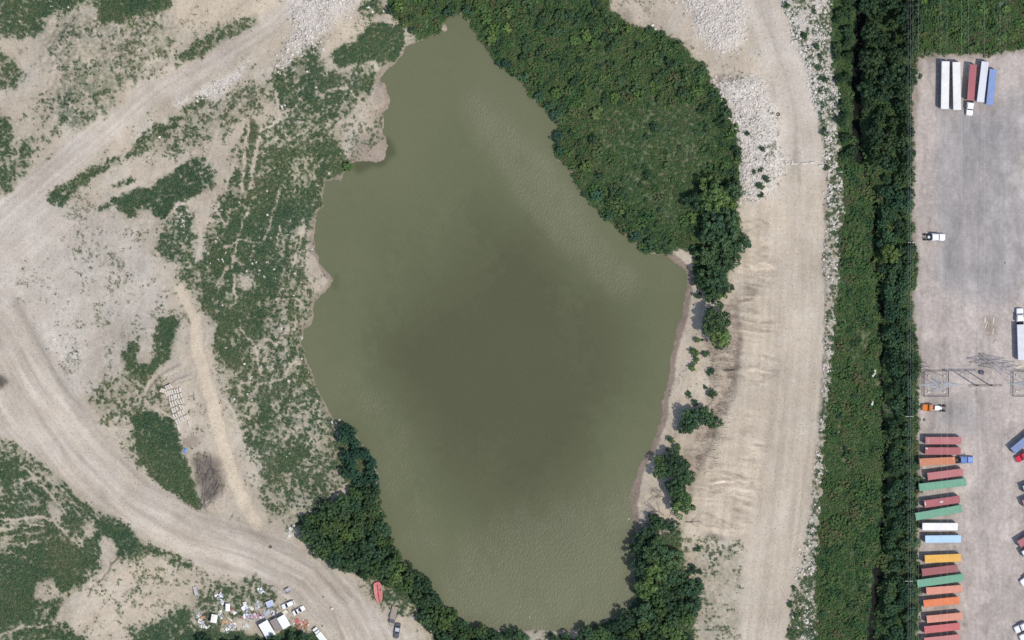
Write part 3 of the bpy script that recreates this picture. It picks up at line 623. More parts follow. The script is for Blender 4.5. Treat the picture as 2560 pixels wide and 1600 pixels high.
ruf = np.clip(.08 + band, 0, 1) * (.25 + 1.3 * fbm(MX / 5, MY / 9, 471, 4, .65))
sub = np.ix_(jj, ii)
used, inv = np.unique(wq[keep], return_inverse=True)
co = np.stack([VX.reshape(NY, NX)[sub].ravel(), VY.reshape(NY, NX)[sub].ravel(), np.zeros(jj.size * ii.size)], -1)[used]
tag(link('water', raw_mesh('water', co, inv.reshape(-1, 4), dict(deep=deep[sub].ravel()[used], ruffle=ruf[sub].ravel()[used]), water_material())), kind='structure')

# ------------------------------------------------------------------ plants: shared meshes
def leaf_quads(C, N, size, rng, aspect=.6):
    n = len(C); N = N / (np.linalg.norm(N, axis=1, keepdims=True) + 1e-9)
    r = rng.normal(size=(n, 3)); t = np.cross(N, r); t /= (np.linalg.norm(t, axis=1, keepdims=True) + 1e-9); b = np.cross(N, t)
    s = size[:, None] * .5
    co = np.stack([C - t * s, C - b * s * aspect, C + t * s, C + b * s * aspect], 1).reshape(-1, 3)
    return co, np.arange(n * 4).reshape(-1, 4)
def crown(name, seed, nclump, nleaf, lsize, flat=1.0, mat=LEAF, lobes=3):
    rng = np.random.default_rng(seed)
    ph = rng.random(4) * 6.28
    Cs = []; Ns = []; Ss = []
    for k in range(nclump):
        a = rng.random() * 2 * pi; edge = 1 + .16 * sin(2 * a + ph[0]) + .13 * sin(3 * a + ph[1]) + .08 * sin(5 * a + ph[2])
        r = math.sqrt(rng.random()) * .86
        x, y = r * cos(a) * edge, r * sin(a) * edge
        top = math.sqrt(max(0, 1 - r * r))
        z = .42 + .50 * top * flat + rng.normal() * .07 - (.22 * rng.random() if rng.random() < .35 else 0)
        cr = rng.uniform(.13, .27)
        d = rng.normal(size=(nleaf, 3)); d[:, 2] = np.abs(d[:, 2]) * 1.1 - .35; d /= np.linalg.norm(d, axis=1, keepdims=True)
        rad = cr * (.55 + .5 * rng.random((nleaf, 1)))
        Cs.append(np.array([x, y, z]) + d * rad * np.array([1, 1, .8])); Ns.append(d + rng.normal(size=(nleaf, 3)) * .45 + np.array([0, 0, .25]))
        Ss.append(rng.uniform(.6, 1.4, nleaf) * lsize)
    co, fq = leaf_quads(np.concatenate(Cs), np.concatenate(Ns), np.concatenate(Ss), rng)
    return raw_mesh(name, co, fq, None, mat, False)
def trunk_mesh(name, seed, r=.07):
    rng = random.Random(seed); m = MB()
    m.tube((0, 0, -.12), (.02, .01, .28), r * 1.25, r * .9, 7); m.tube((.02, .01, .28), (0, .03, .62), r * .9, r * .45, 6)
    for k in range(5):
        a = k * 1.256 + rng.random() * .6; l = rng.uniform(.4, .65); z0 = rng.uniform(.24, .5)
        p = (cos(a) * l * .55, sin(a) * l * .55, z0 + .2); e = (cos(a + .2) * l, sin(a + .2) * l, z0 + .30 + rng.random() * .12)
        m.tube((0.01, .01, z0), p, r * .5, r * .32, 5); m.tube(p, e, r * .32, r * .12, 5)
    return m.mesh(name, BARK)
CROWNS = [crown('crown', 900 + k, 50, 78, .138) for k in range(7)]
FOLIA = [crown('foliage', 950 + k, 28, 52, .20, .8) for k in range(6)]
TRUNKS = [trunk_mesh('trunk', 20 + k) for k in range(4)]
STEMS = [trunk_mesh('stem', 40 + k, .05) for k in range(3)]
MARKS = [(-40,'level with the top edge of the picture'),(90,'just above the top trailer group'),(215,'level with the top trailer group'),(330,'just below the top trailer group'),(430,'level with the concrete barriers on the haul road'),(520,'just above the lone white tractor'),(593,'level with the lone white tractor'),(690,'below the olive round tree'),(790,'level with the timber litter in the yard'),(880,'just above the steel pylon'),(960,'level with the steel pylon'),(1020,'level with the orange tractor'),(1100,'level with the uppermost container'),(1150,'level with the blue tractor'),(1210,'level with the highest green container'),(1280,'level with the middle green container'),(1320,'level with the white container'),(1350,'level with the light blue container'),(1395,'level with the yellow container'),(1450,'level with the lowest green container'),(1505,'level with the bright orange container'),(1570,'level with the bright red container'),(1620,'at the bottom edge of the picture')]
def level(y): return min(MARKS, key=lambda q: abs(q[0] - y))[1].replace(' of the picture', '').replace(' on the haul road', '').replace(' in the yard', '')
def size(r, lo, hi): return 'small ' if r < lo + (hi - lo) * .33 else 'large ' if r > lo + (hi - lo) * .67 else ''
def area9(x, y): return ('top edge' if y < 110 else 'upper part' if y < 260 else 'middle' if y < 420 else 'lower part') + (' on the left' if x < 1330 + y * .35 else ' on the right' if x > 1560 + y * .35 else '')
plants = []                                             # (px, py, r) of everything planted, for spacing
prng = np.random.default_rng(77)
def tree(px, py, rpx, label, cat='tree', group=None, tint=(1, 1, 1), tall=1.0, name=None):
    R_ = rpx * S * 1.06; shrub = cat != 'tree'
    Hh = R_ * (1.25 if not shrub else 1.15) * tall + (1.6 if not shrub else .2)
    nm = name or ('tree' if not shrub else 'shrub')
    root = empty(nm, G(px, py, -.05), prng.random() * 6.28, label, cat, group, (R_, R_, Hh))
    v = prng.uniform(.82, 1.22)
    k = int(prng.integers(1000))
    c = link('crown' if not shrub else 'foliage', (FOLIA if shrub else CROWNS)[k % (6 if shrub else 7)], root)
    c.color = (tint[0] * v, tint[1] * v, tint[2] * v, 1)
    link('trunk' if not shrub else 'stem', (STEMS if shrub else TRUNKS)[k % (3 if shrub else 4)], root)
    plants.append((px, py, rpx)); return root
def scatter_poly(pts, n, rmin, rmax, rng, gap=.72, avoid=None, tries=6000, existing=None):
    p = np.array(pts, float); lo = p.min(0); hi = p.max(0); lo = np.maximum(lo, (-40, -40)); hi = np.minimum(hi, (2600, 1640))
    out = []
    for _ in range(tries):
        if len(out) >= n: break
        x, y = rng.uniform(lo, hi)
        if not inside(pts, np.array([x]), np.array([y]))[0]: continue
        if avoid is not None and any(inside(a, np.array([x]), np.array([y]))[0] for a in avoid): continue
        r = rng.uniform(rmin, rmax)
        if any((x - a) ** 2 + (y - b) ** 2 < ((r + c) * gap) ** 2 for a, b, c in out): continue
        if existing is not None and any((x - a) ** 2 + (y - b) ** 2 < ((r + c) * gap) ** 2 for a, b, c in existing): continue
        out.append((x, y, r))
    return out
# trees on the east shore, one by one
DK = (.86, .95, .95); TEAL = (.72, .98, 1.25); BR = (1.35, 1.35, 1.0); OL = (1.9, 1.55, 1.0)
g = 'trees between the lake and the haul road'
E_TREES = [(1783,487,38,BR,'bright green broad tree where the shrub bank meets the pale rubble slope'),(1740,505,24,DK,None),(1832,478,24,DK,None),(1800,552,34,DK,None),(1826,598,38,DK,'large dark round tree bulging over the sandy slope east of the lake'),
 (1778,590,28,DK,None),(1770,640,27,DK,None),(1812,648,30,DK,None),(1786,690,32,DK,None),(1756,700,20,DK,None),(1806,712,22,DK,None),(1780,735,20,DK,'dark tree at the southern tip of the tall shoreline clump'),
 (1788,800,31,DK,'round dark tree standing alone on the beach, upper part'),(1798,838,24,BR,'lighter green tree joined to the south side of the lone beach tree'),
 (1735,1048,25,DK,'dark tree in the middle of the lower beach'),(1764,1040,19,DK,None),(1786,1056,15,DK,None),(1716,1066,16,DK,None),
 (1690,1160,25,DK,'very dark tree crown low on the beach above the bare fallen branches'),(1708,1190,24,DK,None),(1656,1178,17,BR,None),(1648,1150,13,BR,None),
 (1690,1222,24,DK,None),(1702,1256,27,BR,'pale green rounded tree beside the bare fallen branches'),(1625,1330,19,DK,None),(1600,1366,22,DK,None),(1640,1378,29,DK,None),(1668,1402,28,DK,None),
 (1650,1308,16,DK,None),(1682,1316,13,DK,None),(1604,1346,14,DK,None),(1632,1296,11,DK,None),(1606,1420,22,DK,'tree leaning over the water at the south-east corner'),(1640,1434,30,BR,None),(1680,1440,24,DK,None)]
for (x, y, r, t, lb) in E_TREES:
    tree(x, y, r * (1.22 if y > 740 else 1.06), lb or (size(r, 13, 34) + (('bright' if t is BR else 'dark') + ' green tree in the clump along the east shore, ' + ('upper end' if y < 560 else 'middle' if y < 680 else 'lower end') if y < 760 else ('bright' if t is BR else 'dark') + ' green tree on the east beach, ' + ('around its middle' if y < 1100 else 'above the fallen bare tree' if y < 1205 else 'by the fallen bare tree' if y < 1300 else 'below the fallen bare tree') + (' nearer the water' if x < 1640 or (y < 1100 and x < 1740) else ''))), 'tree', g, t)
for k, (x, y, r) in enumerate(scatter_poly([(1600,1450),(1700,1450),(1750,1470),(1745,1510),(1720,1540),(1720,1620),(1440,1620),(1452,1585),(1520,1570),(1575,1540),(1610,1500)], 34, 15, 28, np.random.default_rng(5), .66)):
    tree(x, y, r, size(r, 15, 28) + ('dark' if k % 3 else 'bright') + ' green tree in the south-east thicket, ' + ('upper part' if y < 1500 else 'middle' if y < 1560 else 'bottom edge') + (' nearer the lake' if x < 1640 else ' nearer the road'), 'tree', 'trees of the south-east thicket', DK if k % 3 else BR)
for (x, y, r) in [(1300,1592,20),(1272,1586,14),(1238,1592,18),(1205,1592,16),(1415,1592,12),(1385,1598,12)]: tree(x, y, r, 'dark tree on the southern shore at the bottom edge', 'tree', 'trees on the southern shore', DK)
SWT = [(745,1300),(800,1278),(870,1250),(900,1225),(940,1215),(945,1270),(960,1311),(965,1345),(985,1370),(1005,1412),(1048,1437),(1085,1480),(1112,1512),(1140,1540),(1165,1568),(1215,1585),(1215,1625),(1110,1625),(1080,1572),(1060,1545),(1040,1510),(1010,1475),(960,1458),(905,1438),(850,1416),(810,1392),(780,1368),(752,1330)]
for k, (x, y, r) in enumerate(scatter_poly(SWT, 95, 12, 24, np.random.default_rng(6), .62)):
    tree(x, y, r, size(r, 12, 24) + ('lighter' if k % 4 > 1 else 'dark') + ' green tree in the south-west shore belt, ' + ('at its upper end' if y < 1310 else 'just below its upper end' if y < 1370 else 'in its middle' if y < 1440 else 'beside the boat' if y < 1510 else 'beside the flatbed trailer and sedan' if y < 1570 else 'at the bottom edge'), 'tree', 'trees of the south-west shore belt', (DK, DK, BR, (1, 1.05, .9))[k % 4])
for k, (x, y, r) in enumerate(scatter_poly([(855,1072),(880,1080),(908,1118),(936,1160),(945,1195),(930,1215),(875,1212),(855,1170),(862,1130)], 16, 12, 18, np.random.default_rng(8), .6)):
    tree(x, y, r, 'blue-green tree overhanging the water on the west shore', 'tree', 'blue-green trees on the west shore', TEAL)
for k, (x, y, r) in enumerate(scatter_poly([(430,1610),(445,1596),(530,1582),(580,1590),(660,1604),(690,1598),(735,1588),(790,1592),(812,1610),(812,1640),(430,1640)], 15, 13, 22, np.random.default_rng(9), .62)):
    tree(x, y, r, 'dark tree below the scrap yard at the bottom edge', 'tree', 'trees below the scrap yard', (.75, .85, .95))
tree(870, 415, 14, 'bright yellow-green bush at the water on the north-west shore', 'shrub', None, (2.0, 1.9, 1.0))
# the drainage ditch strip
tree(2224, 634, 24, 'olive yellow round tree in the middle of the ditch strip', 'tree', None, (2.1, 1.75, 1.1), 1.2)
dtop = [(2165,-30),(2290,-30),(2290,120),(2276,160),(2272,300),(2270,430),(2190,430),(2170,300),(2160,200),(2165,80)]
for k, (x, y, r) in enumerate(scatter_poly(dtop, 52, 13, 25, np.random.default_rng(10), .66, existing=plants)):
    tree(x, y, r, size(r, 13, 25) + 'tall dark tree in the ditch strip, ' + level(y), 'tree', 'tall trees at the top of the ditch strip', (.85, .9, .9), 1.7)
for k, (x, y, r) in enumerate(scatter_poly([(2095,-30),(2132,-30),(2128,100),(2120,200),(2125,300),(2140,430),(2110,430),(2100,250),(2088,120)], 20, 10, 16, np.random.default_rng(11), .66, existing=plants)):
    tree(x, y, r, 'green tree on the road side of the upper ditch', 'tree', 'trees on the road side of the upper ditch', DK)
for k, (x, y, r) in enumerate(scatter_poly([(2212,440),(2274,440),(2278,640),(2270,800),(2285,900),(2280,1060),(2284,1200),(2280,1620),(2215,1620),(2222,1300),(2225,1000),(2212,740),(2200,600)], 120, 11, 17, np.random.default_rng(12), .68, existing=plants)):
    tree(x, y, r, size(r, 11, 17) + 'blue-green tree in the row along the yard, ' + level(y), 'tree', 'dense tree row along the yard', (.95, 1.08, 1.15), 1.1)
# shrubs that can be told apart
srng = np.random.default_rng(13)
meadow = [(1480,290),(1600,240),(1720,260),(1790,300),(1800,400),(1760,470),(1700,560),(1640,560),(1560,480),(1500,420)]
lst = scatter_poly(NE_BANK, 210, 7, 17, srng, .66, avoid=[meadow], existing=plants)
for k, (x, y, r) in enumerate(lst):
    sh = segdist(LAKE, np.array([x]), np.array([y]), True)[0]
    tree(x, y, r, size(r, 7, 17) + ('dark', 'bright', 'green', 'blackish')[k % 4] + ' shrub in the thicket north-east of the lake, ' + area9(x, y) if sh > 26 else size(r, 7, 17) + 'blue-green shrub leaning over the lake from the north-east bank, ' + area9(x, y), 'shrub',
         'shrubs of the north-east bank' if sh > 26 else 'shrubs leaning over the north-east shore', ((.85, .9, .85), (1.45, 1.45, .95), (1.15, 1.1, .9), (.78, .85, .85))[k % 4] if sh > 26 else (.8, 1.0, 1.15), srng.uniform(.8, 1.3))
for (x, y, r) in [(1638,318,14),(1622,440,14),(1648,525,7),(1700,370,7),(1560,450,8),(1590,420,7),(1615,500,6),(1740,330,8)]: tree(x, y, r, 'dark shrub standing alone in the open meadow', 'shrub', 'lone shrubs of the meadow', (.7, .85, .9))
for (x, y, r) in [(1742,850,8),(1735,880,12),(1741,898,9),(1732,917,11)]: tree(x, y, r, 'light green beach shrub west of the lone round trees', 'shrub', 'light beach shrubs', (1.5, 1.5, 1.1))
for (x, y, r, lb) in [(1765,885,10,'small dark oval shrub below the lone round beach tree'),(1777,930,11,'dark round shrub halfway down the beach'),(1781,986,13,'dark green shrub with a trailing arm on the beach'),(1722,987,9,'flat light shrub nearest the water halfway down the beach'),(1738,1006,9,'light shrub just above the dark tree in the middle of the lower beach'),
    (1678,1100,10,'thin dark shrub near the water below the middle beach tree'),(1692,1120,12,'dark shrub with bare twigs low on the beach'),(1757,850,4,'tiny shrub on the upper beach beside the lone tree'),(1764,968,6,'narrow twiggy shrub on the upper side of the trailing shrub'),(1800,866,11,'small green shrub tucked below the lone beach tree'),
    (1744,738,10,'small round shrub at the foot of the tall shoreline clump'),(1668,1125,5,'tiny shrub beside the wet sand low on the beach'),
    (1730,1425,14,'round green shrub on the sand above the south-east thicket'),(1750,1430,8,'small shrub right of the round one above the south-east thicket'),(1744,1372,9,'small shrub on the stony slope above the south-east thicket'),(1748,1455,10,'dark shrub at the upper edge of the south-east thicket'),
    (1902,425,7,'green bush in the middle of the pale rubble slope'),(1885,430,6,'small bush left of the green one on the pale rubble slope'),(1916,448,10,'bright green bush low on the pale rubble slope'),(1900,465,11,'ragged bush at the foot of the pale rubble slope'),(1902,488,8,'lowest bush at the foot of the pale rubble slope'),(1868,335,7,'dark bush high on the pale rubble slope'),(1905,372,8,'bush beside the road on the pale rubble slope')]:
    tree(x, y, r, lb, 'shrub', 'shrubs on the beach' if x < 1800 else 'bushes on the rubble slope', (.8, .9, .9))
for k, (x, y, r) in enumerate(scatter_poly([(2120,470),(2175,470),(2180,700),(2190,1000),(2195,1300),(2180,1440),(2165,1620),(2055,1620),(2060,1300),(2075,1100),(2095,850),(2115,650)], 42, 6, 12, np.random.default_rng(14), .8, existing=plants)):
    tree(x, y, r, ('bright' if k % 2 == 0 else 'dark') + ' low shrub between haul road and ditch, ' + level(y), 'shrub', 'shrubs between haul road and ditch', ((1.2, 1.3, .9), (.8, .95, .9))[k % 2])
for k, (x, y, r) in enumerate(scatter_poly([(2300,-30),(2600,-30),(2600,105),(2460,118),(2310,124)], 34, 8, 15, np.random.default_rng(15), .75, existing=plants)):
    tree(x, y, r, size(r, 8, 15) + ('bright' if k % 2 == 0 else 'dull') + ' green shrub in the brush above the trailer yard, ' + ('left' if x < 2390 else 'middle' if x < 2480 else 'right') + ' part', 'shrub', 'shrubs above the trailer yard', ((1.4, 1.5, .9), (1.0, 1.1, .9))[k % 2])
for k, (x, y, r) in enumerate([(2035,30,7),(1965,15,9),(2010,90,9),(2040,115,9),(2050,140,7),(2047,170,8),(2060,200,9),(2050,225,6),(2060,330,10),(2066,420,8),(1975,1510,9),(1985,1470,7),(1995,1540,10),(1980,1580,10)]):
    tree(x, y, r, 'small dark bush among the haul road stones, ' + level(y), 'shrub', 'bushes among the roadside stones', (.85, .95, .85))

# ------------------------------------------------------------------ ground growth nobody could count
def tuft(name, seed, n, h, size, mat, spread=1.0):
    rng = np.random.default_rng(seed)
    a = rng.random(n) * 6.28; r = np.sqrt(rng.random(n)) * .5 * spread
    z = h * (1 - (r / (.5 * spread)) ** 2) * rng.uniform(.35, 1, n) + .03
    C = np.stack([r * np.cos(a), r * np.sin(a), z], -1)
    N = np.stack([np.cos(a) * r * 1.6, np.sin(a) * r * 1.6, np.full(n, .6)], -1) + rng.normal(size=(n, 3)) * .33
    co, fq = leaf_quads(C, N, rng.uniform(.6, 1.4, n) * size, rng, .55)
    return raw_mesh(name, co, fq, None, mat, False)
def rock_mesh(name, seed, mat):
    rng = np.random.default_rng(seed)
    pts = rng.normal(size=(14, 3)); pts /= np.linalg.norm(pts, axis=1, keepdims=True); pts *= rng.uniform(.75, 1.1, (14, 1)) * np.array([.62, .48, .42])
    import bmesh
    bm = bmesh.new(); [bm.verts.new(p) for p in pts]; r = bmesh.ops.convex_hull(bm, input=bm.verts)
    bmesh.ops.delete(bm, geom=[e for e in r.get('geom_interior', []) if isinstance(e, bmesh.types.BMVert)], context='VERTS')
    m = bpy.data.meshes.new(name); bm.to_mesh(m); bm.free(); m.materials.append(mat); return m
def scatter(name, pts, scale, meshes, rng, label, cat, flat=False):
    n = len(pts); me = bpy.data.meshes.new(name); me.vertices.add(n); me.vertices.foreach_set('co', np.asarray(pts, np.float32).ravel())
    at = me.attributes.new('sc', 'FLOAT', 'POINT'); at.data.foreach_set('value', np.asarray(scale, np.float32))
    at = me.attributes.new('rz', 'FLOAT_VECTOR', 'POINT')
    rot = np.stack([rng.normal(size=n) * (.12 if not flat else .5), rng.normal(size=n) * (.12 if not flat else .5), rng.random(n) * 6.28], -1).astype(np.float32)
    at.data.foreach_set('vector', rot.ravel())
    at = me.attributes.new('va', 'INT', 'POINT'); at.data.foreach_set('value', rng.integers(0, len(meshes), n).astype(np.int32))
    o = link(name, me); tag(o, label, cat, kind='stuff')
    ng = bpy.data.node_groups.new(name + '_scatter', 'GeometryNodeTree')
    ng.interface.new_socket('Geometry', in_out='INPUT', socket_type='NodeSocketGeometry'); ng.interface.new_socket('Geometry', in_out='OUTPUT', socket_type='NodeSocketGeometry')
    N = ng.nodes; Lk = ng.links
    gi = N.new('NodeGroupInput'); go = N.new('NodeGroupOutput'); jn = N.new('GeometryNodeJoinGeometry')
    m2p = N.new('GeometryNodeMeshToPoints'); Lk.new(gi.outputs[0], m2p.inputs['Mesh'])
    def att(nm, ty):
        a = N.new('GeometryNodeInputNamedAttribute'); a.data_type = ty; a.inputs['Name'].default_value = nm; return a.outputs['Attribute']
    sc, rz, va = att('sc', 'FLOAT'), att('rz', 'FLOAT_VECTOR'), att('va', 'INT')
    for k, mm in enumerate(meshes):
        ob_ = bpy.data.objects.new(mm.name + '_source', mm)
        oi = N.new('GeometryNodeObjectInfo'); oi.inputs['Object'].default_value = ob_; oi.inputs['As Instance'].default_value = True
        cm = N.new('FunctionNodeCompare'); cm.data_type = 'INT'; cm.operation = 'EQUAL'
        ins = [s for s in cm.inputs if s.type == 'INT']; Lk.new(va, ins[0]); ins[1].default_value = k
        ip = N.new('GeometryNodeInstanceOnPoints')
        Lk.new(m2p.outputs[0], ip.inputs['Points']); Lk.new(cm.outputs[0], ip.inputs['Selection']); Lk.new(oi.outputs['Geometry'], ip.inputs['Instance'])
        Lk.new(rz, ip.inputs['Rotation']); Lk.new(sc, ip.inputs['Scale']); Lk.new(ip.outputs[0], jn.inputs[0])
    Lk.new(jn.outputs[0], go.inputs[0])
    md = o.modifiers.new('scatter', 'NODES'); md.node_group = ng
    return o
def sample(weight, n, rng):
    w = weight.ravel().astype(np.float64); c = np.cumsum(w); idx = np.searchsorted(c, rng.random(n) * c[-1])
    j, i = np.divmod(idx, NX)
    px = gx[i] + rng.uniform(-.5, .5, n) * STEP * 1.3; py = gy[j] + rng.uniform(-.5, .5, n) * STEP * 1.3
    z = H[j, i]
    return np.stack([(px - 1280) * S, (800 - py) * S, z], -1), j, i
frame = ((GX > -60) & (GX < 2620) & (GY > -60) & (GY < 1660)).astype(np.float32)
meadow_m = P(meadow, 10, 16)
dense = np.clip(nebank + ditch, 0, 1)
rg = np.random.default_rng(21)
wl_ = cover * (1 - dense) * frame * (sd > .4)
n1 = int(min(110000, wl_.sum() * STEP * STEP * S * S / .14))
pts, j, i = sample(wl_, n1, rg)
scatter('ground_cover', pts, rg.uniform(.35, 1.05, n1) * (.55 + .75 * veg[j, i]), [tuft('weed_tuft', 60 + k, 26, .38, .26, WEED) for k in range(4)], rg, 'low green weeds and grass growing over the pale soil', 'weeds')
wd = dense * (1 - .8 * ditch * sstep(fbm(MX / 5, MY / 8, 483, 4, .65), .60, .68)) * frame * (sd > .2) * (1 - .97 * (dk > .3))
n2 = int(min(60000, wd.sum() * STEP * STEP * S * S / .28))
pts, j, i = sample(wd, n2, rg)
scatter('undergrowth', pts, rg.uniform(.7, 1.9, n2) * (1 - .25 * meadow_m[j, i]), [tuft('brush_tuft', 80 + k, 34, .55, .24, BRUSHG) for k in range(4)], rg, 'tangled green undergrowth filling the banks between shrubs and trees', 'undergrowth')
wt = (1 - .9 * meadow_m) * np.clip(ditch * (GX < 2215) * (GY > 380) + ditch * (GX > 2290) + .55 * nebank + .3 * ditch, 0, 1) * frame * (sd > .3) * (1 - (dk > .3)) * (.15 + 1.6 * sstep(fbm(MX / 6, MY / 6, 481, 3), .35, .65))
n4 = 5600; pts, j, i = sample(wt, n4, rg)
scatter('thicket', pts, rg.uniform(.5, 1.1, n4) * np.where(rg.random(n4) < .25, 1.8, 1.0), [crown('thicket_clump', 980 + k, 16, 34, .24, .8, BRUSHG) for k in range(4)], rg, 'low leafy clumps merging into one green thicket', 'thicket')
wr = (.022 * sstep(fbm(MX / 4, MY / 4, 498, 3), .42, .62) * P([(690,170),(900,120),(950,250),(850,400),(790,560),(790,1000),(850,1100),(700,1250),(560,1000),(540,760),(520,560),(640,330)], 10) + rub1 + rub2 * 1.2 + rub3 * 1.1 + rube * .5 * low + np.clip(white - .3, 0, 1) * .3) * frame * (.10 + 1.3 * rpatch) * (.25 + 1.2 * fbm(MX / 2.5, MY / 2.5, 491, 3))
n3 = 21000
pts, j, i = sample(wr, n3, rg)
scatter('rubble', pts, .20 + 1.15 * rg.random(n3) ** 4.5, [rock_mesh('stone', 300 + k, ROCK) for k in range(5)], rg, 'pale limestone rubble tipped along the roads', 'rubble', True)


# ------------------------------------------------------------------ vehicles
PAINT = {}
def paint_mat(name, col, rough=.45, dirt=None, var=.10, scale=.7, spec=.4):
    if name not in PAINT: PAINT[name] = simple(name, col, rough, 0, var, scale, dirt, spec)
    return PAINT[name]
MESH = {}
def cached(key, fn):
    if key not in MESH: MESH[key] = fn()
    return MESH[key]
def wheel_mesh(r, w):
    m = MB(); n = 14
    R_ = lambda y, q: [(q * cos(t), y, q * sin(t)) for t in np.linspace(0, 2 * pi, n, endpoint=False)]
    m.loft([R_(-w / 2, r * .8), R_(-w / 2 * .8, r), R_(w / 2 * .8, r), R_(w / 2, r * .8)]); return m.mesh('wheel', TYRE)
def rim_mesh(r, w):
    m = MB(); n = 10
    R_ = lambda y, q: [(q * cos(t), y, q * sin(t)) for t in np.linspace(0, 2 * pi, n, endpoint=False)]
    m.loft([R_(-w / 2 - .015, r * .5), R_(-w / 2 - .03, r * .55), R_(w / 2 + .03, r * .55), R_(w / 2 + .015, r * .5)]); return m.mesh('rim', GALV)
def wheel(root, x, y, r, w):
    o = link('wheel', cached(('wheel', r, w), lambda: wheel_mesh(r, w)), root); o.location = (x, y, r)
    k = link('rim', cached(('rim', r, w), lambda: rim_mesh(r, w)), o); return o
def place(name, a, b, label, cat, group):
    (xa, ya), (xb, yb) = a, b; mx, my = (xa + xb) / 2, (ya + yb) / 2
    ang = atan2(WY(yb) - WY(ya), WX(xb) - WX(xa)); Ln = hypot(xb - xa, yb - ya) * S
    cx, cy = min(max(mx, PX0 + 5), PX1 - 5), my
    return empty(name, (WX(mx), WY(my), hz(cx, cy)), ang, label, cat, group), Ln
def running_gear(root, L_, W, deck, rear=True):
    c = MB(); h = L_ / 2
    for y in (-.42, .42): c.box(-h + .15, h - .4, y - .07, y + .07, deck - .34, deck - .012)
    x = -h + .3
    while x < h - .5: c.box(x, x + .12, -W / 2 + .08, W / 2 - .08, deck - .2, deck - .014); x += 1.55
    c.box(-h + .02, -h + .12, -W / 2 + .1, W / 2 - .1, .45, .58)
    for y in (-.5, .5): c.box(-h + .03, -h + .1, y - .04, y + .04, .5, deck - .02)
    c.build('chassis', STEELD, root)
    for ax in (-h + 1.25, -h + 2.5):
        m = MB(); m.tube((ax, -W / 2 + .15, .5), (ax, W / 2 - .15, .5), .08); m.build('axle', STEELD, root)
        for y in (-W / 2 + .32, W / 2 - .32): wheel(root, ax, y, .5, .55)
    for y in (-.75, .75):
        m = MB(); m.box(h - 3.0, h - 2.85, y - .07, y + .07, .08, deck - .1); m.box(h - 3.07, h - 2.78, y - .14, y + .14, 0, .08); m.build('landing_leg', STEELD, root)
def container_trailer(a, b, colname, col, label, W=2.44, high=2.75, patch=None, group='containers on trailers in the yard'):
    root, L_ = place('container_trailer', a, b, label, 'trailer', group)
    deck = 1.28; h = L_ / 2; top = deck + high
    M = paint_mat(colname, col, .5, tuple(c * .82 + .05 for c in col), .10, .5)
    running_gear(root, L_, W, deck)
    m = MB(); m.box(-h + .06, h - .02, -W / 2 + .03, W / 2 - .03, deck, top - .06)
    x = -h + .32
    while x < h - .3:                                         # corrugated sides
        for y in (-W / 2, W / 2 - .03): m.box(x, x + .14, y, y + .03, deck + .16, top - .13)
        x += .28
    for y in (-W / 2, W / 2 - .09): m.box(-h, h, y, y + .09, top - .12, top - .002); m.box(-h, h, y, y + .09, deck - .002, deck + .14)
    c = m.build('container', M, root)
    m = MB(); m.box(-h + .12, h - .12, -W / 2 + .1, W / 2 - .1, top - .058, top - .04)
    x = -h + .55
    while x < h - .6: m.box(x, x + .3, -W / 2 + .25, W / 2 - .25, top - .042, top - .016); x += .62
    m.build('roof', M, c)
    m = MB(); m.box(h - .02, h + .01, -W / 2 + .1, W / 2 - .1, deck + .1, top - .1)
    for y in np.arange(-W / 2 + .3, W / 2 - .3, .3): m.box(h + .01, h + .035, y, y + .14, deck + .16, top - .16)
    m.build('end_wall', M, c)
    for s in (-1, 1):
        m = MB(); y0, y1 = (-W / 2 + .06, -.015) if s < 0 else (.015, W / 2 - .06)
        m.box(-h - .01, -h + .06, y0, y1, deck + .1, top - .1)
        for y in (y0 + .25, y1 - .25): m.tube((-h - .04, y, deck + .12), (-h - .04, y, top - .12), .025, n=5)
        m.build('door', M, c)
    cm = cached('casting', lambda: MB().box(-.09, .09, -.082, .082, -.06, .06).mesh('corner_casting', paint_mat('casting_steel', (.42, .40, .39), .6)))
    for x in (-h + .09, h - .09):
        for y in (-W / 2 + .08, W / 2 - .08):
            k = link('corner_casting', cm, c); k.location = (x, y, top - .045)
    if patch:
        for (u0, u1, v0, v1) in patch:
            MB().box(-h + u0, -h + u1, v0, v1, top - .012, top - .006).build('repair_patch', paint_mat('bare_patch', (.55, .50, .47), .7), c)
    return root
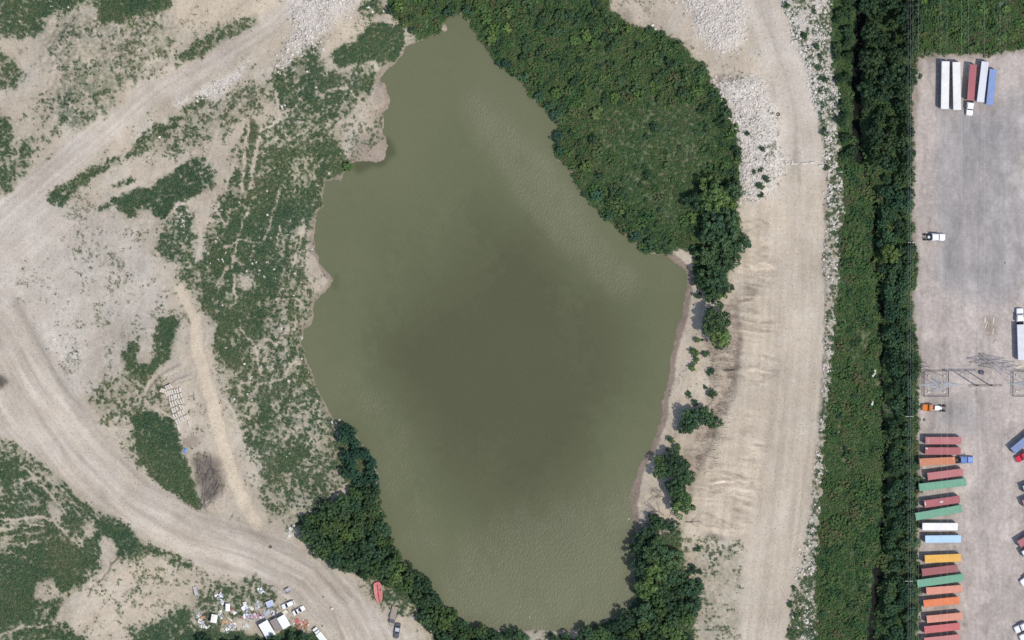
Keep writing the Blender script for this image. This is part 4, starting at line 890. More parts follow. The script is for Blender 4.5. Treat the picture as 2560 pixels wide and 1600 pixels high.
def box_trailer(a, b, label, W=2.6, mat=None, ribs=True):
    root, L_ = place('box_trailer', a, b, label, 'trailer', 'box trailers in the yard')
    M = mat or paint_mat('trailer_white', (.66, .66, .64), .45, (.5, .49, .46), .05, .5)
    deck = 1.18; top = 4.05; h = L_ / 2
    running_gear(root, L_, W, deck)
    m = MB(); m.box(-h + .04, h - .03, -W / 2 + .02, W / 2 - .02, deck, top - .04)
    for y in (-W / 2, W / 2 - .06): m.box(-h, h, y, y + .06, deck - .02, deck + .2); m.box(-h, h, y, y + .06, top - .12, top - .004)
    x = -h + .6
    while x < h - .4:
        for y in (-W / 2, W / 2 - .02): m.box(x, x + .05, y, y + .02, deck + .22, top - .14)
        x += 1.2
    bd = m.build('body', M, root)
    m = MB(); m.box(-h + .08, h - .08, -W / 2 + .07, W / 2 - .07, top - .04, top - .022)
    x = -h + .4
    while x < h - .3: m.box(x, x + .06, -W / 2 + .08, W / 2 - .08, top - .024, top + .012 if ribs else top - .012); x += .62
    m.build('roof', M, bd)
    for s in (-1, 1):
        y0, y1 = (-W / 2 + .06, -.015) if s < 0 else (.015, W / 2 - .06)
        MB().box(-h - .01, -h + .04, y0, y1, deck + .06, top - .14).build('door', M, bd)
    MB().box(h - .03, h + .01, -W / 2 + .08, W / 2 - .08, deck + .05, top - .1, .02).build('front_wall', M, bd)
    return root
def tractor(front, rear, colname, col, label, sleeper=True, daycab=False, deckmat=None):
    root, L_ = place('tractor_truck', rear, front, label, 'truck', 'tractor trucks in the yard')
    M = paint_mat(colname, col, .3, None, .06, .6, .5); h = L_ / 2; W = 2.35
    hood = min(1.75, L_ * .27); cab = 1.55; slp = 1.0 if sleeper else .05
    m = MB()
    for y in (-.42, .42): m.box(-h + .1, h - .5, y - .06, y + .06, .78, 1.02)
    for x in np.arange(-h + .15, h - 1, 1.1): m.box(x, x + .12, -.36, .36, .82, .98)
    m.build('frame', STEELD, root)
    xc = h - .12 - hood
    m = MB(); r = lambda x, w, z0, z1, k: [(x, -w, z0), (x, w, z0), (x, w, z1 - k), (x, w - k * 1.3, z1), (x, -w + k * 1.3, z1), (x, -w, z1 - k)]
    m.loft([r(h - .12, .82, .6, 1.62, .2), r(h - .32, 1.0, .55, 1.78, .2), r(xc, 1.1, .6, 1.98, .18)]); hd = m.build('hood', M, root)
    for s in (-1, 1):
        MB().loft([[(h - .22, s * .92 - .13, .75), (h - .22, s * .92 + .13, .75), (h - .2, s * .92 + .13, 1.12), (h - .2, s * .92 - .13, 1.12)], [(h - .06, s * .9 - .1, .8), (h - .06, s * .9 + .1, .8), (h - .1, s * .9 + .1, 1.08), (h - .1, s * .9 - .1, 1.08)]]).build('headlight', LAMP, hd)
        MB().box(xc + .35, xc + hood - .25, s * 1.1 - .1, s * 1.1 + .1, .95, 1.18, .06).build('fender', M, hd)
    MB().box(h - .1, h + .06, -1.16, 1.16, .38, .72, .04).build('bumper', CHROME, root)
    xb = xc - cab
    m = MB(); m.box(xb, xc, -1.15, 1.15, .7, 2.02, .05)
    m.frus((xb, xc - .02, -1.13, 1.13), 2.015, (xb + .02, xc - .42, -1.02, 1.02), 2.86); cb = m.build('cab', M, root)
    MB().loft([[(xc + .012, -1.0, 2.06), (xc + .012, 1.0, 2.06), (xc - .372, .92, 2.80), (xc - .372, -.92, 2.80)], [(xc - .03, -1.0, 2.05), (xc - .03, 1.0, 2.05), (xc - .42, .92, 2.79), (xc - .42, -.92, 2.79)]]).build('windshield', GLASSD, cb)
    for s in (-1, 1):
        MB().loft([[(xb + .5, s * 1.145, 2.1), (xc - .12, s * 1.145, 2.1), (xc - .42, s * 1.07, 2.7), (xb + .5, s * 1.07, 2.7)], [(xb + .5, s * 1.10, 2.1), (xc - .12, s * 1.10, 2.1), (xc - .42, s * 1.02, 2.7), (xb + .5, s * 1.02, 2.7)]]).build('side_window', GLASSD, cb)
        MB().box(xc - .12, xc - .02, s * 1.36 - .1, s * 1.36 + .1, 1.85, 2.4, .03).tube((xc - .07, s * 1.12, 2.0), (xc - .07, s * 1.3, 2.0), .025).build('mirror', CHROME if s < 0 else STEELD, cb)
        m = MB(); m.tube((xb - slp - .2, s * 1.0, .72), (xb + .8, s * 1.0, .72), .3, n=10); m.build('fuel_tank', CHROME, root)
        m = MB(); m.tube((xb - slp - .12, s * .98, .9), (xb - slp - .12, s * .98, 3.15), .075, n=7); m.build('exhaust_stack', CHROME, root)
    if sleeper:
        MB().box(xb - slp, xb - .01, -1.13, 1.13, .72, 2.9, .1).build('sleeper', M, root)
    MB().frus((xb - slp + .1, xc - .45, -1.0, 1.0), 2.855 if not sleeper else 2.9, (xb - slp + .15, xc - .95, -.85, .85), 3.2).build('roof_fairing', M, cb)
    rx = -h + 1.9
    m = MB(); m.loft([[(rx + .5 * cos(t) * 1.1, .48 * sin(t), z) for t in np.linspace(0, 2 * pi, 12, endpoint=False)] for z in (1.03, 1.15)]); m.build('fifth_wheel', deckmat or STEELD, root)
    for x in (-h + .62, -h + 1.85):
        for y in (-.86, .86): wheel(root, x, y, .5, .56)
    for y in (-1.0, 1.0): wheel(root, xc + .55, y, .5, .3)
    for y in (-.86, .86): MB().box(-h + .02, -h + .05, y - .28, y + .28, .4, 1.0).build('mud_flap', TYRE, root)
    return root

MAROON = (.25, .075, .078); REDC = (.37, .125, .125); RED2 = (.31, .088, .095); SALM = (.53, .215, .145); ORNG = (.58, .16, .055); ORN2 = (.45, .165, .08); GRN = (.115, .285, .185); YEL = (.62, .34, .055)
ROW = [((2311.5,1101),(2401,1101),'paint_red_a',REDC,'dusty red container on a trailer, uppermost of the long column',[(1.0,1.07,-1.0,1.0),(.7,.85,-.1,.1),(11.0,11.2,.0,.2)],2.44),
 ((2311,1127),(2399.5,1127),'paint_red_b',RED2,'darker red container on a trailer, second in the long column',[(.15,.9,.7,1.1)],2.44),
 ((2297,1155),(2385.6,1150.5),'paint_orange_b',ORN2,'orange-brown container on a trailer hitched to the blue tractor',[(.2,.45,.1,.3),(11.2,11.35,.2,.9)],2.44),
 ((2317,1190.7),(2405.5,1179),'paint_red_c',REDC,'tilted red container on a trailer, just above the first long green one',None,2.44),
 ((2296,1218),(2413.5,1204),'paint_green',GRN,'long green container on a trailer, highest of the three green ones',[(2.5,2.65,.1,.25)],2.52),
 ((2309,1259.5),(2397.5,1247),'paint_red_d',RED2,'scuffed red container on a trailer between the two upper green ones',[(.1,.5,-.5,.6),(5.2,6.3,-.3,.25)],2.44),
 ((2287,1291),(2403,1270),'paint_green_b',GRN,'long green container on a trailer, middle of the three green ones, most tilted',None,2.52),
 ((2304,1315.6),(2392,1315.6),'paint_white_b',(.70,.68,.69),'white container on a trailer in the long column',None,2.44),
 ((2311,1347),(2400,1346),'paint_lightblue',(.36,.52,.70),'light blue container on a trailer below the white one',None,2.44),
 ((2310,1396.5),(2399.5,1393),'paint_yellow',YEL,'yellow container on a trailer',None,2.60),
 ((2303,1430),(2392,1419),'paint_maroon',MAROON,'maroon container on a trailer between the yellow and the lowest green one',None,2.44),
 ((2291,1458),(2407,1442),'paint_green_c',GRN,'long green container on a trailer, lowest of the three green ones',None,2.52),
 ((2313.6,1476.5),(2403.6,1470),'paint_salmon',SALM,'salmon container on a trailer right below the lowest green one',None,2.44),
 ((2307,1508),(2396,1499),'paint_orange',ORNG,'bright orange container on a trailer between two salmon ones',None,2.44),
 ((2315,1547),(2403.6,1538.6),'paint_salmon_b',SALM,'salmon container on a trailer below the bright orange one',None,2.44),
 ((2309,1573.5),(2398,1564),'paint_red_e',(.44,.10,.10),'bright red container on a trailer near the bottom edge',None,2.44),
 ((2309,1602),(2397.5,1593),'paint_red_f',(.42,.16,.15),'pale red container on a trailer cut by the bottom edge',None,2.44)]
for a, b, cn, c, lb, pt, w in ROW: container_trailer(a, b, cn, c, lb, w, patch=pt)
container_trailer((2431,162.6),(2424,252),'paint_red_g',(.32,.085,.10),'red container on a trailer hitched to the white tractor at the top',2.36, high=2.85)
container_trailer((2481,174.4),(2471.7,263.2),'paint_blue',(.165,.245,.46),'blue container on a trailer, rightmost in the top group',2.36)
box_trailer((2362,154.5),(2360,273.7),'long white box trailer, leftmost in the top group')
box_trailer((2389,156.4),(2391,276),'long white ribbed box trailer, second from left in the top group')
box_trailer((2460.8,155.3),(2448.6,256.5),'pale grey box trailer between the red and the blue containers', 2.4, paint_mat('trailer_grey', (.55,.56,.60), .4, None, .04, .5), False)
box_trailer((2552.7,900),(2550,811),'pale grey box trailer behind a white tractor at the right edge', 2.6, paint_mat('trailer_grey_b', (.55,.56,.60), .4, (.46,.45,.46), .05, .5), False)
container_trailer((2530,1127),(2600,1069),'paint_blue_b',(.145,.20,.36),'dull blue container on a slanted trailer at the right edge')
container_trailer((2557,1223),(2640,1192),'paint_teal',(.23,.36,.42),'teal container on a slanted trailer at the right edge')
container_trailer((2556,1259),(2638,1226),'paint_red_h',(.40,.12,.13),'red container on a slanted trailer below the teal one at the right edge')
container_trailer((2545,1360),(2623,1313),'paint_maroon_b',(.30,.095,.105),'maroon container on a slanted trailer at the right edge')
container_trailer((2556,1386),(2634,1340),'paint_paleblue',(.55,.60,.66),'pale blue container on a slanted trailer below the maroon one at the right edge')
WHITE = (.74, .745, .76)
tractor((2421.4,289.5),(2427,243),'truck_white',WHITE,'white tractor truck hitched to the red container at the top')
tractor((2362,593),(2308,593),'truck_white',WHITE,'white tractor truck parked alone without a trailer', deckmat=GALV)
tractor((2433,1148.5),(2378,1150.5),'truck_blue',(.10,.19,.42),'blue tractor truck hitched to the orange-brown container')
tractor((2547.2,770),(2550,822),'truck_white',WHITE,'white tractor truck pulling the pale grey trailer at the right edge')
tractor((2538,1150),(2581,1127),'truck_red',(.52,.022,.05),'bright red tractor truck at the right edge')
tractor((2551,1459),(2589,1432),'truck_white',WHITE,'white tractor truck, uppermost of three at the right edge near the bottom')
tractor((2535,1575),(2581,1556),'truck_white',WHITE,'white tractor truck, middle of three at the right edge near the bottom')
tractor((2548,1596),(2594,1577),'truck_white',WHITE,'white tractor truck, lowest of three at the right edge near the bottom')
tractor((2304,1018),(2364,1021),'truck_orange',(.66,.20,.035),'orange tractor truck with a white deck parked below the pylon', sleeper=False, deckmat=PAINT['truck_white'])
MB().box(-1.9,-.3,-.75,.75,1.05,1.16).build('deck_plate', PAINT['truck_white'], bpy.data.objects[[o.name for o in bpy.data.objects if o.name.startswith('tractor_truck')][-1]])

def car(front, rear, paintm, label, roofm=None, suv=False, sunroof=False):
    root, L_ = place('car', rear, front, label, 'car', None); h = L_ / 2; W = 1.78
    m = MB(); prof = lambda x, w, z0, z1: [(x, -w, z0 + .1), (x, -w + .1, z0), (x, w - .1, z0), (x, w, z0 + .1), (x, w, z1 - .12), (x, w - .14, z1), (x, -w + .14, z1), (x, -w, z1 - .12)]
    belt = .98 if suv else .88
    m.loft([prof(-h, .72, .38, belt - .12), prof(-h + .25, .86, .24, belt), prof(-h * .3, .89, .22, belt + .02), prof(h * .35, .89, .22, belt), prof(h - .35, .84, .24, belt - .12), prof(h, .68, .36, belt - .3)])
    body = m.build('body', paintm, root, False)
    x0, x1 = (-h + .22, h * .42) if suv else (-h * .62, h * .38); top = 1.72 if suv else 1.43
    t0, t1 = (x0 + .28, x1 - .75) if suv else (x0 + .7, x1 - .75)
    m = MB(); m.frus((x0, x1, -.83, .83), belt - .02, (t0, t1, -.66, .66), top - .03); m.build('window_glass', GLASSD, body)
    m = MB(); m.box(t0 - .04, t1 + .04, -.68, .68, top - .032, top + .02, .02)
    for s in (-1, 1):
        for (xa, xb) in ((x0, t0), (x1, t1), ((x0 + x1) / 2, (t0 + t1) / 2)): m.tube((xa, s * .84, belt - .02), (xb, s * .672, top - .02), .035, n=5)
    m.build('roof', roofm or paintm, body)
    if sunroof: MB().box((t0 + t1) / 2 + .15, (t0 + t1) / 2 + .6, -.34, .34, top + .018, top + .03).build('sunroof', GLASSD, body)
    MB().loft([[(x1 + .012, -.74, belt + .02), (x1 + .012, .74, belt + .02), (t1 + .03, .6, top - .05), (t1 + .03, -.6, top - .05)], [(x1 - .03, -.74, belt), (x1 - .03, .74, belt), (t1, .6, top - .07), (t1, -.6, top - .07)]]).build('windshield', GLASSD, body)
    MB().loft([[(x0 - .012, -.7, belt + .02), (x0 - .012, .7, belt + .02), (t0 - .03, .58, top - .05), (t0 - .03, -.58, top - .05)], [(x0 + .03, -.7, belt), (x0 + .03, .7, belt), (t0, .58, top - .07), (t0, -.58, top - .07)]]).build('rear_window', GLASSD, body)
    for s in (-1, 1):
        MB().box(h - .2, h - .04, s * .55 - .16, s * .55 + .16, belt - .38, belt - .26, .02).build('headlight', LAMP, body)
        MB().box(x1 - .45, x1 - .3, s * .96 - .09, s * .96 + .09, belt + .02, belt + .16, .02).build('side_mirror', paintm, body)
        for x in (-h * .62, h * .64): wheel(root, x, s * .8, .33, .22)
    return root
car((705,1518),(736,1505),paint_mat('car_white',(.72,.72,.71),.3,None,.04),'white sport utility car nearest the scrap yard with its nose to the junk', suv=True)
car((761.5,1518),(733,1534),paint_mat('car_white',(.72,.72,.71),.3),'white car with a sunroof parked nose out on the gravel', sunroof=True)
car((989.5,1595.5),(996,1557),paint_mat('car_grey',(.075,.075,.085),.3,None,.06),'dark grey sedan with a pale roof beside the flatbed trailer', roofm=paint_mat('car_roof',(.42,.42,.46),.3))

def pickup_box():
    root, L_ = place('box_truck', (823,1617), (786,1570), 'white truck with a long ribbed body at the bottom edge', 'truck', None); h = L_ / 2; M = paint_mat('truck_cream', (.66,.67,.62), .45)
    m = MB(); m.box(h - 2.0, h - .9, -.95, .95, .45, 1.15, .06); m.frus((h - 2.0, h - 1.0, -.93, .93), 1.14, (h - 1.95, h - 1.25, -.8, .8), 2.0); m.box(h - 1.0, h, -.9, .9, .45, 1.12, .1); c = m.build('cab', M, root)
    MB().loft([[(h - .98, -.8, 1.18), (h - .98, .8, 1.18), (h - 1.21, .7, 1.92), (h - 1.21, -.7, 1.92)], [(h - 1.03, -.8, 1.16), (h - 1.03, .8, 1.16), (h - 1.26, .7, 1.9), (h - 1.26, -.7, 1.9)]]).build('windshield', GLASSD, c)
    m = MB(); m.box(-h, h - 2.12, -1.05, 1.05, .6, 2.15, .03); bd = m.build('cargo_box', M, root)
    m = MB()
    for x in np.arange(-h + .2, h - 2.3, .8): m.box(x, x + .08, -1.0, 1.0, 2.14, 2.18)
    m.build('roof_rib', M, bd)
    for x in (-h + 1.0, h - .75):
        for y in (-.85, .85): wheel(root, x, y, .38, .26)
pickup_box()

# ------------------------------------------------------------------ boat and small trailers
def boat():
    root = empty('boat', G(947, 1484), 0, 'faded red wrecked boat hull lying on the bank beside the trees', 'boat')
    root.rotation_euler = (radians(7), radians(-10), atan2(-(1511 - 1460), 950 - 943))
    RED = paint_mat('boat_red', (.56, .20, .18), .7, (.64, .38, .35), .25, .9); DKR = paint_mat('boat_keel_red', (.36, .05, .055), .6)
    Ls = 6.9; st = [(-.5, .98, .05), (-.42, 1.22, .0), (-.15, 1.38, -.05), (.12, 1.32, -.02), (.32, 1.0, .08), (.44, .55, .22), (.5, .05, .42)]
    m = MB(); rings = []
    for u, w, rise in st:
        x = u * Ls; rings.append([(x, -w, 1.0 + rise * .5), (x, -w * .94, .6), (x, -w * .45, .16 + rise), (x, 0, .02 + rise), (x, w * .45, .16 + rise), (x, w * .94, .6), (x, w, 1.0 + rise * .5), (x, w * .86, 1.02 + rise * .5), (x, 0, .90 + rise * .5), (x, -w * .86, 1.02 + rise * .5)])
    m.loft(rings); hull = m.build('hull', RED, root, False)
    m = MB(); m.loft([[(u * Ls, -.14, .93 + r * .5), (u * Ls, .14, .93 + r * .5), (u * Ls, .08, 1.12 + r * .5), (u * Ls, -.08, 1.12 + r * .5)] for u, w, r in st[1:-1]]); m.build('keel_ridge', DKR, hull)
    MB().loft([[(-.50 * Ls, -.9, .5), (-.50 * Ls, .9, .5), (-.50 * Ls, .85, 1.1), (-.50 * Ls, -.85, 1.1)], [(-.53 * Ls, -.9, .5), (-.53 * Ls, .9, .5), (-.53 * Ls, .85, 1.1), (-.53 * Ls, -.85, 1.1)]]).build('transom', RED, hull)
    MB().box(-.60 * Ls, -.535 * Ls, -.35, .45, .3, .85, .08).build('outboard_bracket', DKR, hull)
    MB().box(-.20 * Ls, -.10 * Ls, .62, 1.0, 1.0, 1.06, .05).build('hatch', STEELD, hull)
    for s in (-1, 1):
        m = MB()
        for k in range(len(st) - 1):
            (u, w, r), (u2, w2, r2) = st[k], st[k + 1]; m.tube((u * Ls, s * w, 1.02 + r * .5), (u2 * Ls, s * w2, 1.02 + r2 * .5), .05, n=5)
        m.build('gunwale', paint_mat('boat_pink', (.62, .33, .30), .6), hull)
boat()
def flat_trailer(a, b, label, deckmat, name='flatbed_trailer', W=1.9, ramp=True, sides=False):
    root, L_ = place(name, a, b, label, 'trailer', None); h = L_ / 2
    m = MB()
    for y in (-W / 2 + .04, W / 2 - .04): m.box(-h, h - .6, y - .04, y + .04, .42, .56)
    for x in np.arange(-h, h - .7, .6): m.box(x, x + .06, -W / 2, W / 2, .43, .5)
    m.tube((h - .65, -W / 2 + .06, .46), (h + .6, 0, .44), .045); m.tube((h - .65, W / 2 - .06, .46), (h + .6, 0, .44), .045)
    fr = m.build('frame', GALV if sides else STEELD, root)
    n = max(4, int(W / .24)); w = W / n
    pm = cached(('plank', round(L_, 2), round(W, 2), deckmat.name), lambda: MB().box(-h + .03, h - .65, -w / 2 + .012, w / 2 - .012, .565, .61).mesh('plank', deckmat))
    for k in range(n):
        o = link('plank', pm, root); o.location = (0, -W / 2 + (k + .5) * w, random.uniform(-.008, .012))
    if sides:
        for s in (-1, 1): MB().box(-h, h - .62, s * W / 2 - .03, s * W / 2 + .03, .56, .95).build('side_board', GALV, root)
    for s in (-1, 1):
        for x in ((-.35, .45) if L_ > 4 else (-.2,)): wheel(root, x, s * (W / 2 + .14), .32, .2)
        MB().box(-.8, .9, s * (W / 2 + .14) - .12, s * (W / 2 + .14) + .12, .66, .7).build('mudguard', STEELD, root)
    if ramp: MB().box(h - 1.9, h - .66, -W / 2 + .05, W / 2 - .05, .64, .78, .02).build('ramp_plate', paint_mat('ramp_dark', (.085, .08, .095), .7), root)
    return root
flat_trailer((988,1516),(978,1562),'wooden flatbed trailer with a dark front plate beside the dark sedan', WOOD, W=1.95)
flat_trailer((487,1466),(494,1492),'narrow silver utility trailer on the dry grass left of the scrap yard', paint_mat('trailer_bed',(.42,.39,.40),.6), 'utility_trailer', 1.2, False, True)
flat_trailer((726,1471.5),(711,1480.5),'small grey utility trailer above the parked cars', paint_mat('trailer_mesh',(.40,.38,.42),.6), 'utility_trailer', 1.25, False, True)
flat_trailer((684,1506),(662,1515),'flat trailer heaped with pale blue junk behind the parked cars', paint_mat('trailer_blue',(.42,.47,.60),.6,(.60,.60,.62),.2,1.5), 'utility_trailer', 2.1, False, True)

# ------------------------------------------------------------------ sheds of the scrap yard
def shed(px, py, w, l, h, rot, roofmat, wallmat, label, pitch=.12, cat='shed', name='shed'):
    root = empty(name, G(px, py), radians(rot), label, cat)
    lo = -.3
    for (x0, x1, y0, y1) in ((-l / 2, l / 2, -w / 2, -w / 2 + .08), (-l / 2, l / 2, w / 2 - .08, w / 2), (-l / 2, -l / 2 + .08, -w / 2 + .085, w / 2 - .085), (l / 2 - .08, l / 2, -w / 2 + .085, w / 2 - .085)):
        MB().box(x0, x1, y0, y1, lo, h).build('wall', wallmat, root)
    n = max(3, int(l / .8)); s = (l + .3) / n
    pm = MB()
    pm.loft([[(-s / 2 + .01, -w / 2 - .15, 0), (s / 2 - .01, -w / 2 - .15, 0), (s / 2 - .01, -w / 2 - .15, .05), (-s / 2 + .01, -w / 2 - .15, .05)], [(-s / 2 + .01, 0, pitch), (s / 2 - .01, 0, pitch), (s / 2 - .01, 0, pitch + .05), (-s / 2 + .01, 0, pitch + .05)], [(-s / 2 + .01, w / 2 + .15, 0), (s / 2 - .01, w / 2 + .15, 0), (s / 2 - .01, w / 2 + .15, .05), (-s / 2 + .01, w / 2 + .15, .05)]])
    me = pm.mesh('roof_panel', roofmat)
    for k in range(n):
        o = link('roof_panel', me, root); o.location = (-l / 2 - .15 + (k + .5) * s, 0, h + .004 * (k % 2))
    MB().box(-l / 2 - .03, -l / 2 + .002, -.4, .4, 0, min(1.95, h - .1)).build('door', WOOD, root)
    return root
SHW = paint_mat('roof_white', (.74, .755, .75), .5, (.62, .64, .63), .05, .8); SHG = paint_mat('roof_grey_brown', (.24, .215, .21), .8, (.30, .24, .21), .2, 1.5); WALLM = paint_mat('shed_wall', (.45, .43, .40), .8)
shed(668,1573,3.1,5.2,2.3,-60,SHW,WALLM,'large white roofed shed at the bottom of the scrap yard')
shed(691.5,1561,2.35,4.0,2.0,-60,SHG,WALLM,'shed with a grey-brown roof between the two white roofed sheds')
shed(710,1553.5,2.6,3.9,2.6,-60,SHW,WALLM,'white roofed shed nearest the parked cars')
shed(536,1546,1.75,2.5,2.2,80,paint_mat('roof_cream',(.72,.70,.64),.6),WALLM,'small cream roofed shed left of the scrap heaps')
shed(570,1518,1.15,2.2,1.9,90,SHW,paint_mat('white_wall',(.6,.6,.6),.6),'narrow white cabin standing in the grass among the scrap', .04, 'cabin', 'cabin')

# ------------------------------------------------------------------ concrete blocks
def A1(x, y): return (370 + x / 15.12, 940 + y / 15.12)
def A2(x, y): return (390 + x / 14.235, 1020 + y / 14.235)
BL = [(A1(a, b), A1(c, d)) for a, b, c, d in [(480,490,680,540),(440,560,630,610),(665,365,740,510),(745,345,830,490),(820,300,910,450),(665,590,740,760),(745,555,810,740),(820,535,880,700),(900,520,960,690),(1000,490,1045,660),(1090,480,1145,640),(1200,420,1230,600),(1230,640,1300,810),(1310,830,1370,1010),
  (990,700,1010,900),(1060,680,1080,860),(1150,670,1175,850),(810,760,835,950),(890,740,930,930),(840,980,890,1160),(920,960,985,1140),(1010,920,1080,1100),(1090,890,1190,1060),(1220,880,1300,1050),(1275,1090,1360,1230),(1185,1090,1270,1240),(1290,1280,1370,1450),(905,1220,965,1400),(985,1190,1040,1370),(1065,1150,1130,1310),(1190,1320,1280,1490)]]
BL += [(A2(a, b), A2(c, d)) for a, b, c, d in [(780,120,840,310),(605,220,690,390),(700,200,770,350),(780,370,850,540),(860,330,930,490),(930,300,1000,460),(1010,270,1070,420),(1080,250,1140,400),(705,420,780,570),(760,590,820,780),(1150,450,1220,630)]]
SPEC = {0: 'concrete block lying crosswise at the top left of the block field', 1: 'lower crosswise concrete block at the top left of the block field', 4: 'concrete block forming the uppermost tip of the block field', 11: 'uppermost concrete block of the right-hand line in the block field', 13: 'concrete block sticking out lowest on the upper right line of the field',
        40: 'last concrete block at the lower left tip of the field', 41: 'pinkish concrete block standing apart at the lower right of the field'}
bmesh_block = MB().box(-.5, .5, -.31, .31, 0, .62, .035).mesh('concrete_block', CONC)
for k, (a, b) in enumerate(BL):
    ang = atan2(WY(b[1]) - WY(a[1]), WX(b[0]) - WX(a[0])); Ln = hypot(b[0] - a[0], b[1] - a[1]) * S
    o = link('concrete_block', bmesh_block); o.location = G((a[0] + b[0]) / 2, (a[1] + b[1]) / 2, -.04 + random.uniform(0, .05)); o.rotation_euler = (0, 0, ang); o.scale = (Ln, random.uniform(.95, 1.06), random.uniform(.9, 1.1))
    tag(o, SPEC.get(k, 'pale concrete block in the tight field of blocks beside the dirt track'), 'concrete block', 'concrete blocks laid out beside the dirt track')
bar = MB(); bar.loft([[(x, -.34, 0), (x, .34, 0), (x, .34, .12), (x, .14, .38), (x, .10, .85), (x, -.10, .85), (x, -.14, .38), (x, -.34, .12)] for x in (-.5, .5)])
barm = bar.mesh('concrete_barrier', CONCW)
for (x, y, l, r, lb) in [(1969,409,1.2,5,'half buried concrete barrier at the left end of the road block'),(1986,409,2.0,0,'pale concrete barrier, second from left across the haul road'),(2010.6,408.5,2.0,1,'dull concrete barrier in the middle of the haul road'),(2030,406,1.55,2,'short white concrete barrier right of the middle one'),(2052.7,413.4,1.85,9,'tilted concrete barrier at the right side of the haul road')]:
    o = link('concrete_barrier', barm); o.location = G(x, y, -.03); o.rotation_euler = (0, 0, radians(r)); o.scale = (l, 1, .9); tag(o, lb, 'barrier', 'concrete barriers across the haul road')

# ------------------------------------------------------------------ boulders and white debris one can pick out
RK = [rock_mesh('boulder', 500 + k, CONCW) for k in range(5)]
BO = [(171,18,5,'white boulder at the edge of the dark grass in the top left'),(128,16,5,'small white boulder left of its neighbour in the top left grass'),(399,343,8,'pale rounded boulder among bushes below the upper dirt road'),(373,394,6,'pale boulder beside the narrow side track'),
 (920,19,11,'large pale slab among the green at the top, left of the lake'),(931,30,7,'pale stone just below the large slab at the top'),(959,28,6,'pale stone right of the large slab at the top'),(820,102,6,'pale boulder on the sand above the dark bushes'),(808,123,9,'big white boulder between the dark bushes and the sand'),(784,130,7,'white boulder inside the dark bush clump'),(788,114,6,'white boulder at the top of the dark bush clump'),
 (768,179,6,'pale boulder at the lower side of the dark bush clump'),(1540,40,4,'small white stone in the brush by the north-east track'),(1522,18,6,'white stone at the top edge of the north-east brush'),(1653,201,4,'small white stone in the north-east thicket'),(1663,276,5,'white stone in the upper meadow'),(1722,288,5,'pale stone at the right of the upper meadow'),
 (849,1050,6,'white boulder standing in the water at the west shore'),(829,1055,8,'white boulder on the west shore beside the one in the water'),(666,1133,5,'lone white boulder in the brown grass of the west bank'),(793,1002,4,'small white stone on the west shore'),(771,931,4,'small pale stone above the others on the west shore'),(822,434,5,'pale stone on the bank by the yellow-green bush'),
 (667,498,4,'pale stone in the dense grass of the west bank'),(1714,995,5,'white stone on the beach beside the flat shrub'),(2174,895,6,'white lump in the brush left of the ditch, topmost'),(2186,982,4,'small white lump in the brush left of the ditch'),(2127,85,0,''),(1573,1298,4,'white object floating beside the east shore'),(1324,1543,5,'white object floating near the south shore'),
 (1632,64,9,'large white boulder on top of the brush edge pile'),(1638,72,8,'white boulder at the lower right of the brush edge pile'),(1626,74,7,'white boulder at the lower left of the brush edge pile'),(1654,100,6,'white stone below the brush edge pile'),(1682,120,9,'pale boulder in the stone heap by the rubble track'),(1676,126,6,'pale boulder at the left of the stone heap by the rubble track'),(1690,130,6,'pale boulder at the right of the stone heap by the rubble track'),
 (727,1322,11,'broken white slab heap at the tip of the south-west trees'),(722,1338,8,'white slab below the broken heap by the south-west trees'),(735,1312,8,'white slab above the broken heap by the south-west trees'),(1034,1545,9,'crumpled white sheet on the bank right of the flatbed trailer'),(418,900,0,''),(349,914,4,'small white stone below the bare pad on the left')]
for k, (x, y, d, lb) in enumerate(BO):
    if not d: continue
    o = link('plastic_sheet' if 'sheet' in lb else 'floating_debris' if 'floating' in lb else 'boulder', RK[k % 5]); s = d * S; z = hz(x, y); o.location = (WX(x), WY(y), max(z, -.05) + s * .16); o.rotation_euler = (random.uniform(-.3, .3), random.uniform(-.3, .3), random.uniform(0, 6.28)); o.scale = (s, s, s * .8)
    tag(o, lb, 'sheet' if 'sheet' in lb else 'debris' if 'floating' in lb else 'stone' if 'stone' in lb else 'boulder', None if 'sheet' in lb or 'floating' in lb else 'pale boulders')
for (x, y, l, w, r, lb) in [(2186.5,930,1.5,.65,80,'upper white mattress dumped in the brush by the ditch'),(2182.5,938.5,.95,.6,60,'small white cushion right below the upper dumped mattress'),(2180,1007.5,1.55,.68,82,'lower white mattress dumped in the brush by the ditch')]:
    o = MB().box(-l / 2, l / 2, -w / 2, w / 2, 0, .28, .06).build('mattress', CONCW); o.location = G(x, y, .9); o.rotation_euler = (.05, .05, radians(r)); tag(o, lb, 'mattress', 'white mattresses dumped in the brush')

